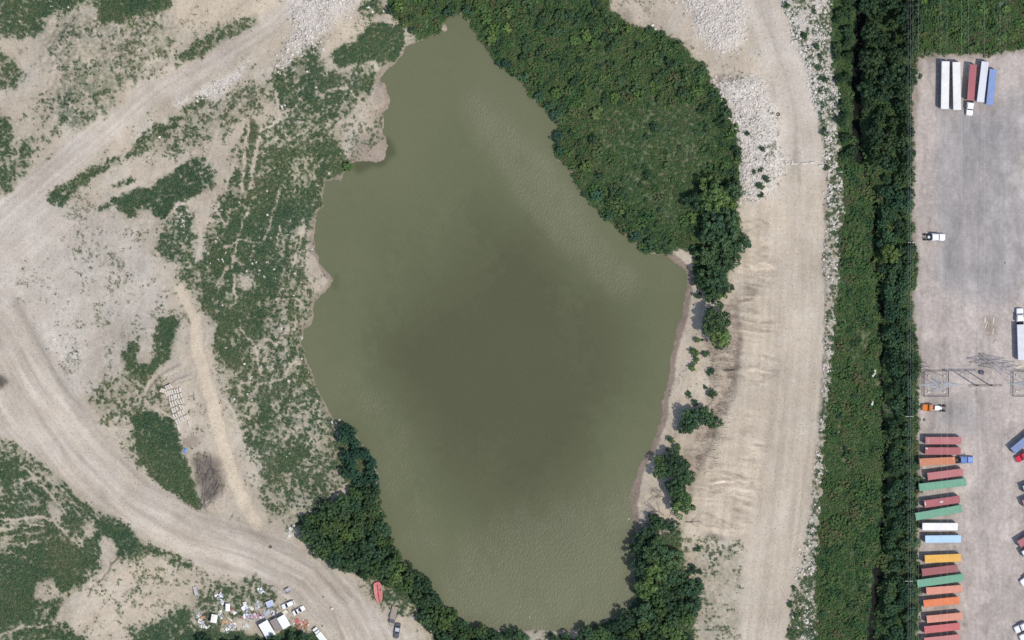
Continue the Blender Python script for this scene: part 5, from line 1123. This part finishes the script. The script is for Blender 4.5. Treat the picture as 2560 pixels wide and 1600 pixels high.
# ------------------------------------------------------------------ pylons, poles and lines
def lattice_tower(px, py, Ht, label, fence_label):
    root = empty('lattice_tower', G(px, py), 0, label, 'pylon', 'steel pylons in the yard')
    b0, b1 = 2.6, .75; zb = [0, 6, 11, 15.5, 19.5, 23, 26, 29, 32, Ht - 2]
    W = lambda z: b0 + (b1 - b0) * min(1, z / 24.0)
    for sx in (-1, 1):
        for sy in (-1, 1):
            m = MB()
            for a, b in zip(zb[:-1], zb[1:]): m.tube((sx * W(a), sy * W(a), a), (sx * W(b), sy * W(b), b), .08, n=4)
            m.tube((sx * W(zb[-1]), sy * W(zb[-1]), zb[-1]), (0, 0, Ht), .09, n=4); m.build('leg', GALV, root)
            MB().box(sx * W(0) - .4, sx * W(0) + .4, sy * W(0) - .4, sy * W(0) + .4, -.4, .35).build('footing', CONC, root)
    for side in range(4):
        m = MB()
        for a, b in zip(zb[:-1], zb[1:]):
            c = [(-1, -1), (1, -1), (1, 1), (-1, 1)]; p, q_ = c[side], c[(side + 1) % 4]
            m.tube((p[0] * W(a), p[1] * W(a), a), (q_[0] * W(b), q_[1] * W(b), b), .026, n=3); m.tube((q_[0] * W(a), q_[1] * W(a), a), (p[0] * W(b), p[1] * W(b), b), .026, n=3)
            m.tube((p[0] * W(b), p[1] * W(b), b), (q_[0] * W(b), q_[1] * W(b), b), .026, n=3)
        m.build('bracing', GALV, root)
    for z, L_ in ((21.5, 6.4), (26, 7.4), (30.5, 6.2)):
        for s in (-1, 1):
            m = MB(); w = W(z)
            tip = (s * L_, 0, z + .25)
            for sy in (-1, 1):
                m.tube((s * w, sy * w * 1.15, z), tip, .07, n=4); m.tube((s * w, sy * w, z + 1.3), tip, .05, n=4)
                for k in (.25, .5, .75):
                    xa = s * (w + (L_ - w) * k); ya = sy * w * (1 - k); m.tube((xa, ya, z + .25 * k), (xa, -ya, z + .25 * k), .04, n=3)
                    xb = s * (w + (L_ - w) * (k - .25)); m.tube((xb, -sy * w * (1.25 - k), z), (xa, ya, z + .25 * k), .035, n=3)
            m.build('cross_arm', GALV, root)
            m = MB()
            for k in range(8): m.tube((s * (L_ - .1), 0, z + .1 - k * .16), (s * (L_ - .1), 0, z - .02 - k * .16), .12, .09, n=7)
            m.build('insulator', paint_mat('insulator_glass', (.35, .38, .36), .3), root)
    return root
def wire_fence(px, py, w, h, label):
    root = empty('wire_fence', G(px, py), 0, label, 'fence', 'wire fences round the pylons')
    pm = MB().tube((0, 0, -.2), (0, 0, 1.9), .05, n=6).mesh('post', STEELD)
    cs = [(-w, -h), (w, -h), (w, h), (-w, h)]
    for k in range(4):
        (xa, ya), (xb, yb) = cs[k], cs[(k + 1) % 4]
        for t in (0, .25, .5, .75):
            o = link('post', pm, root); o.location = (xa + (xb - xa) * t, ya + (yb - ya) * t, 0)
        m = MB(); m.tube((xa, ya, 1.88), (xb, yb, 1.88), .05, n=5); m.tube((xa, ya, .12), (xb, yb, .12), .04, n=5)
        n = 36
        for i in range(n):
            t = i / n; u = (i + 3) / n
            if u > 1: break
            p = (xa + (xb - xa) * t, ya + (yb - ya) * t); q_ = (xa + (xb - xa) * u, ya + (yb - ya) * u)
            m.tube((*p, .14), (*q_, 1.86), .012, n=3); m.tube((*p, 1.86), (*q_, .14), .012, n=3)
        m.build('mesh_panel', STEELD, root)
    return root
lattice_tower(2341, 960, 36, 'steel lattice pylon inside the square fence at the yard edge', '')
lattice_tower(2561, 958, 36, 'steel lattice pylon inside the square fence at the right picture edge', '')
wire_fence(2340, 959.5, 4.05, 4.2, 'square wire fence round the pylon at the yard edge')
wire_fence(2562, 959.5, 4.05, 4.2, 'square wire fence round the pylon at the right picture edge')
def h_frame():
    root = empty('h_frame_pylon', G(2454, 962), 0, 'dark timber two-pole power pylon standing between the steel pylons', 'pylon')
    for s in (-1, 1):
        MB().tube((s * 2.35, 0, -.5), (s * 2.35, 0, 19.5), .22, .16, 8).build('pole', POLE, root)
    for y, z in ((-.22, 18.2), (.22, 18.2)): MB().box(-5.6, 5.6, y - .09, y + .09, z - .12, z + .12).build('cross_arm', POLE, root)
    for s in (-1, 1): MB().tube((-2.35 * s, .2, 12.2), (2.35 * s, .2, 16.8), .08, n=5).build('brace', POLE, root)
    for x in (-5.2, 0, 5.2):
        m = MB()
        for k in range(7): m.tube((x, 0, 18.1 - k * .17), (x, 0, 17.97 - k * .17), .13, .1, n=7)
        m.build('insulator', paint_mat('insulator_glass', (.35, .38, .36), .3), root)
h_frame()
def utility_pole(px, py, label):
    root = empty('utility_pole', G(px, py), 0, label, 'utility pole', 'timber poles along the yard fence')
    MB().tube((0, 0, -.5), (0, 0, 10.5), .17, .12, 8).build('pole', POLE, root)
    MB().box(-1.3, 1.3, -.07, .07, 9.75, 9.93).build('cross_arm', paint_mat('arm_grey', (.42, .40, .38), .8), root)
    for x in (-1.15, -.4, .45, 1.15): MB().tube((x, 0, 9.92), (x, 0, 10.2), .06, .09, 7).build('insulator', paint_mat('insulator_white', (.7, .7, .68), .3), root)
utility_pole(2275, 607, 'timber pole with a cross arm beside the lone white tractor')
utility_pole(2270, 1040, 'timber pole with a cross arm in the trees below the steel pylon')
utility_pole(2268, 1450, 'timber pole with a cross arm beside the lowest green container')
WIREM = paint_mat('aluminium_wire', (.62, .63, .64), .4)
def wire(px, z, sag, label, r=.011):
    m = MB(); ys = np.linspace(-60, 1660, 25)
    sup = (-900, 960, 2800) if z > 12 else (-240, 607, 1040, 1450, 1900)
    def zz(y):
        for a, b in zip(sup[:-1], sup[1:]):
            if a <= y <= b: t = (y - a) / (b - a); return z - 4 * sag * t * (1 - t)
        return z
    base = 4.2
    for a, b in zip(ys[:-1], ys[1:]): m.tube((0, -(a - 800) * S, base + zz(a)), (0, -(b - 800) * S, base + zz(b)), r, n=4)
    o = m.build('power_line', WIREM); o.location = (WX(px), 0, 0); tag(o, label, 'power line', 'overhead lines crossing the yard')
for k, (px, z) in enumerate([(2289,20.5),(2339,33.5),(2353,36),(2396,20.5),(2415,17),(2454,17),(2493,17),(2506,20.5),(2556,36)]):
    wire(px, z, 3.5 if z > 12 else .5, 'thin overhead line running from top to bottom across the ' + ('trees at the yard edge' if k < 1 else 'container column' if k in (1, 2) else 'open lane of the yard' if k < 7 else 'right side of the yard'))
for px in (2266, 2272, 2278): wire(px, 10.2, .7, 'thin low line strung between the timber poles along the yard', .009)

# ------------------------------------------------------------------ dead wood
def branches(name, px, py, spread, n, seed, label, mat=DEADWOOD, cat='dead tree', flat=.5, rot=0, trunk=True):
    rng = random.Random(seed); root = empty(name, G(px, py), rot, label, cat)
    if trunk:
        MB().tube((0, 0, .25), (-spread * .45, .1, .5), .17, .11, 7).build('trunk', mat, root)
    for k in range(n):
        m = MB(); a = rng.uniform(-.75, .75) + pi; x0 = -rng.uniform(.1, .45) * spread if trunk else rng.uniform(-.3, .3) * spread
        y0 = 0 if trunk else rng.uniform(-.4, .4) * spread; l = rng.uniform(.35, .75) * spread
        p = (x0, y0, .35); r = rng.uniform(.045, .085)
        for s in range(3):
            a += rng.uniform(-.35, .35); q_ = (p[0] + cos(a) * l / 3, p[1] + sin(a) * l / 3, .35 + flat * rng.random()); m.tube(p, q_, r, r * .7, 5)
            b = a + rng.choice((-1, 1)) * rng.uniform(.4, .8); e = (q_[0] + cos(b) * l / 4, q_[1] + sin(b) * l / 4, q_[2] + .1); m.tube(q_, e, r * .55, r * .25, 4)
            p = q_; r *= .7
        m.build('branch', mat, root)
    return root
branches('fallen_tree', 1660, 1288, 12.0, 11, 3, 'bare grey fallen tree with forked branches reaching into the lake', DEADWOOD, rot=radians(-30), flat=1.6)
for k, (x, y, r_) in enumerate([(528,1195,70),(520,1170,95),(535,1220,82),(512,1150,110),(522,1240,75)]):
    branches('brush_heap', x, y, 6.5, 16, 30 + k, ['grey brush heap of bare branches beside the dirt track, middle','grey branches at the upper part of the brush heap','grey branches at the right side of the brush heap','purplish twigs at the top end of the brush heap','grey branches at the lower end of the brush heap'][k], paint_mat('brush_grey', (.17, .145, .145), .9, None, .3, 3), 'brush heap', .8, radians(r_), False)
for k, (x, y, lb) in enumerate([(1650,1232,'bare grey bush just above the fallen tree'),(1622,1312,'bare grey bush just below the fallen tree'),(1655,1318,'bare grey bush between the fallen tree and the pale slope')]):
    branches('bare_bush', x, y, 5.0, 14, 60 + k, lb, paint_mat('brush_grey', (.17, .145, .145), .9, None, .3, 3), 'bush', 1.4, k * 1.3, False)
branches('fallen_tree', 1700, 1055, 5.0, 6, 9, 'thin bare branches lying below the middle beach tree', POLE, rot=radians(120))
branches('fallen_tree', 1838, 925, 4.0, 7, 11, 'dark root stump on the edge of the cut bank', POLE, rot=radians(10))
branches('fallen_tree', 1715, 1305, 4.5, 5, 13, 'brown uprooted branch at the foot of the pale slope', POLE, rot=radians(180))
rb = random.Random(4); m = MB()
for k in range(520):
    t = rb.random(); x = 1775 + 60 * rb.random() - 90 * max(0, t - .45); y = 850 + 330 * t
    if lab[int((y - PY0) / STEP), int((x - PX0) / STEP)] == 6: continue
    a = rb.gauss(0, .45) + (pi if rb.random() < .5 else 0); l = rb.uniform(.5, 2.0); c = G(x, y, .06)
    e = (c[0] + cos(a) * l, c[1] + sin(a) * l * .6, c[2] + rb.uniform(.02, .18)); m.tube(c, e, rb.uniform(.03, .06), .015, 3)
    if rb.random() < .6: m.tube(e, (e[0] + cos(a + 1) * l * .5, e[1] + sin(a + 1) * l * .4, e[2]), .025, .012, 3)
tag(m.build('beach_roots', POLE), 'dark roots and twigs strewn over the eroded beach', 'roots', kind='stuff')

# ------------------------------------------------------------------ scrap yard
SC = [paint_mat('scrap_white', (.68,.69,.68),.5), paint_mat('scrap_blue', (.40,.46,.62),.5), paint_mat('scrap_grey', (.34,.34,.36),.6), paint_mat('scrap_rust', (.34,.17,.11),.8), paint_mat('scrap_orange', (.50,.29,.14),.7), paint_mat('scrap_red', (.46,.13,.12),.6), paint_mat('scrap_dark', (.09,.085,.10),.7), paint_mat('scrap_cream', (.60,.57,.47),.7), paint_mat('scrap_pale_green', (.50,.56,.50),.6)]
def drum(mat):
    m = MB(); R_ = lambda z, q: [(q * cos(t), q * sin(t), z) for t in np.linspace(0, 2 * pi, 12, endpoint=False)]
    return m.loft([R_(0, .5), R_(.3, .5), R_(.33, .53), R_(.36, .5), R_(.66, .5), R_(.69, .53), R_(.72, .5), R_(1, .5), R_(1, .46), R_(.95, .44)]).mesh('scrap_drum', mat)
def crate(mat):
    m = MB(); m.box(-.47, .47, -.47, .47, 0, .9)
    for x in (-.5, .44):
        for y in (-.5, .44): m.box(x, x + .06, y, y + .06, 0, 1)
    for s in (-.5, .47): m.box(-.44, .44, s, s + .03, .8, .95); m.box(s, s + .03, -.44, .44, .8, .95)
    return m.mesh('scrap_crate', mat)
def panel(mat):
    m = MB()
    for k in range(5): m.loft([[(-.5, -.5 + k * .2, .03 * (k % 2)), (-.5, -.3 + k * .2, .03 * ((k + 1) % 2)), (-.5, -.3 + k * .2, .05 + .03 * ((k + 1) % 2)), (-.5, -.5 + k * .2, .05 + .03 * (k % 2))], [(.5, -.5 + k * .2, .03 * (k % 2)), (.5, -.3 + k * .2, .03 * ((k + 1) % 2)), (.5, -.3 + k * .2, .05 + .03 * ((k + 1) % 2)), (.5, -.5 + k * .2, .05 + .03 * (k % 2))]])
    return m.mesh('scrap_sheet', mat)
def frame_(mat):
    m = MB()
    for s in (-.5, .44): m.box(-.5, .5, s, s + .06, 0, .5); m.box(s, s + .06, -.44, .44, .1, .4)
    m.box(-.44, .44, -.05, .05, .15, .3); return m.mesh('scrap_rack', mat)
def tyre_(mat): 
    m = MB(); n = 12; rings = []
    for t in np.linspace(0, 2 * pi, n, endpoint=False):
        rings.append([(cos(t) * (.36 + .14 * cos(p)), sin(t) * (.36 + .14 * cos(p)), .14 + .13 * sin(p)) for p in np.linspace(0, 2 * pi, 6, endpoint=False)])
    m.loft(rings + [rings[0]], cap=False); return m.mesh('scrap_tyre', mat)
KINDS = [('scrap_sheet', panel, (.9, 1.9), 'sheet'), ('scrap_crate', crate, (.45, .9), 'crate'), ('scrap_rack', frame_, (.7, 1.5), 'rack'), ('scrap_drum', drum, (.5, .8), 'drum')]
rs = random.Random(17)
HEAPS = [(548,1490,9,7,12,(0,1,2,0,8),'white and blue-grey','in the heap at the top of the scrap yard grass'),(556,1505,5,4,4,(0,0),'white','just above the narrow white cabin'),(580,1526,7,7,10,(5,3,4,0,7),'red and rusty','beside the narrow white cabin'),(552,1535,4,9,5,(8,7,0),'pale greenish','left of the narrow white cabin'),
 (500,1545,13,14,16,(0,7,2,2,3),'pale and grey','at the left end of the scrap yard'),(512,1566,10,4,6,(0,8),'pale','in a line below the small cream shed'),(570,1553,12,5,10,(4,4,7,3),'orange-brown','in the orange heap right of the cream shed'),(578,1570,14,8,18,(0,1,2,0,6,4),'mixed white','in the heap above the dark bottom trees'),
 (618,1518,10,9,14,(0,0,7,1),'white','in the middle of the scrap yard'),(644,1512,8,6,8,(8,0,2),'pale grey','behind the trailer of blue junk'),(632,1540,26,7,34,(0,1,2,5,6,0,1),'mixed white and purple-grey','in the long heap above the large white roofed shed'),(676,1530,14,7,18,(1,2,5,0,8,6),'blue and red','between the junk trailer and the white roofed sheds'),
 (656,1476,8,9,14,(0,0,2,6),'white','in the heap by the upper end of the scrap yard'),(756,1561,17,9,26,(3,5,4,3,7),'rusty brown','in the debris heap right of the white roofed sheds'),(712,1531,4,3,2,(7,4),'cream','beside the white sport utility car'),(618,1567,8,6,7,(0,8,7),'pale','left of the large white roofed shed'),(472,1118,0,0,0,(1,),'','')]
for (x, y, rx, ry, n, cols, cw, where) in HEAPS:
    for k in range(int(n * 1.45)):
        nm, fn, (a, b), wd_ = KINDS[rs.choice((0, 0, 1, 2, 3))]; ci = rs.choice(cols)
        me = cached((nm, ci), lambda: fn(SC[ci])); u, v_ = rs.gauss(0, .5), rs.gauss(0, .5)
        px, py = x + rx * max(-1.2, min(1.2, u)), y + ry * max(-1.2, min(1.2, v_))
        o = link(nm, me); s = rs.uniform(a, b) * .8; o.location = G(px, py, rs.uniform(0, .25)); o.scale = (s * rs.uniform(.8, 1.3), s * rs.uniform(.5, 1), s * .8); o.rotation_euler = (rs.uniform(-.25, .25), rs.uniform(-.25, .25), rs.uniform(0, 6.28))
        tag(o, cw + ' scrap ' + wd_ + ' ' + where, 'scrap', 'scrap ' + where)
ty = tyre_(TYRE)
for (x, y, d, lb) in [(2310,1049,.9,'dark tyre lying on the yard below the orange tractor'),(1945,286,1.3,'large dark tyre beside the haul road on the rubble edge'),(676,1367,1.0,'dark tyre lying in the lower dirt road'),(808,1492,.5,'small dark tyre on the gravel right of the parked cars'),(806,1564,.6,'dark tyre on the gravel near the long white truck'),(2512,657,.5,'small dark tyre on the open yard')]:
    o = link('tyre', ty); o.location = G(x, y, .01); o.scale = (d, d, d); tag(o, lb, 'tyre', 'loose tyres')
for (x, y, l, w, rot, mt, lb) in [(2462,800,1.9,.45,88,WOODP,'pale plank at the left of the timber litter in the yard'),(2483,801,1.9,.45,88,WOODP,'pale plank at the right of the timber litter in the yard'),(2482,828,1.8,.35,83,WOODP,'pale plank at the lower end of the timber litter in the yard'),(2470,818,2.6,.25,92,WOOD,'dark timber in the middle of the timber litter in the yard'),(2476,822,2.2,.2,80,WOOD,'dark thin timber between the pale planks in the yard'),(2486,852,1.5,.3,50,WOOD,'dark timber lying apart below the timber litter in the yard'),(2481.7,936,2.3,.3,96,WOODP,'pale plank lying beside the two-pole power pylon'),(2549,917,2.6,.6,12,WOODP,'pale board lying above the right-hand pylon fence'),(2465,812,2.2,.3,70,WOODP,'pale board crossing the dark timber in the yard litter'),(2477,806,1.6,.3,100,WOOD,'brown board between the upper pale planks of the yard litter'),(2474,838,1.7,.25,20,WOOD,'brown board lying across the lower end of the yard litter'),(466,186,1.9,.18,-48,WOOD,'dark timber lying across the upper dirt road'),(462,188,.01,.01,0,WOOD,'')]:
    if l < .1: continue
    o = MB().box(-l / 2, l / 2, -w / 2, w / 2, 0, .16, .02).build('plank', mt); o.location = G(x, y, .0); o.rotation_euler = (0, 0, radians(rot)); tag(o, lb, 'plank', 'loose timbers')
def machine():
    root = empty('generator_cart', G(2453, 931), radians(-8), 'dark purple wheeled machine beside the two-pole power pylon', 'machine')
    MB().box(-.75, .75, -.5, .5, .4, 1.15, .08).build('body', paint_mat('machine_purple', (.075, .065, .12), .6), root)
    MB().box(-.9, .9, -.42, .42, .3, .4).build('frame', STEELD, root)
    MB().tube((.4, .2, 1.1), (.4, .2, 1.5), .06, n=6).build('exhaust', STEELD, root)
    MB().tube((-.9, 0, .36), (-1.6, .1, .36), .04, n=5).build('tow_bar', GALV, root)
    for x in (-.4, .5):
        for y in (-.55, .55): wheel(root, x, y, .3, .18)
machine()
o = MB().loft([[(.35 * cos(t) * k, .28 * sin(t) * k, z) for t in np.linspace(0, 6.283, 10, endpoint=False)] for k, z in ((.7, 0), (1.1, .12), (1.2, .35), (.8, .55), (.3, .66))]).build('sack', CONCW); o.location = G(830, 1521); o.scale = (1.5, 1.5, 1.3); tag(o, 'pale sack at the upper end of the orange rope', 'sack')
m = MB(); rp = [(819,1505),(826,1514),(832,1527),(838,1543),(845,1560),(852,1576),(858,1600),(862,1625)]
for a, b in zip(rp[:-1], rp[1:]): m.tube(G(*a, .06), G(*b, .06), .07, n=5)
tag(m.build('rope', paint_mat('rope_orange', (.42, .22, .16), .8)), 'orange rope lying along the edge of the lower dirt road', 'rope')
m = MB(); m.loft([[(x, y, .55 + .12 * sin(x * 3) + .1 * cos(y * 4)) for (x, y) in ((-.9, -.35), (.8, -.5), (.95, .4), (-.6, .5))], [(x, y, .62 + .12 * sin(x * 3)) for (x, y) in ((-.8, -.3), (.7, -.4), (.85, .35), (-.5, .42))]])
o = m.build('tarpaulin', paint_mat('tarp_blue', (.12, .24, .55), .6)); o.location = G(463, 1127, -.3); o.rotation_euler = (0, 0, 1.1); tag(o, 'crumpled blue tarpaulin at the top of the brush heap', 'tarpaulin')
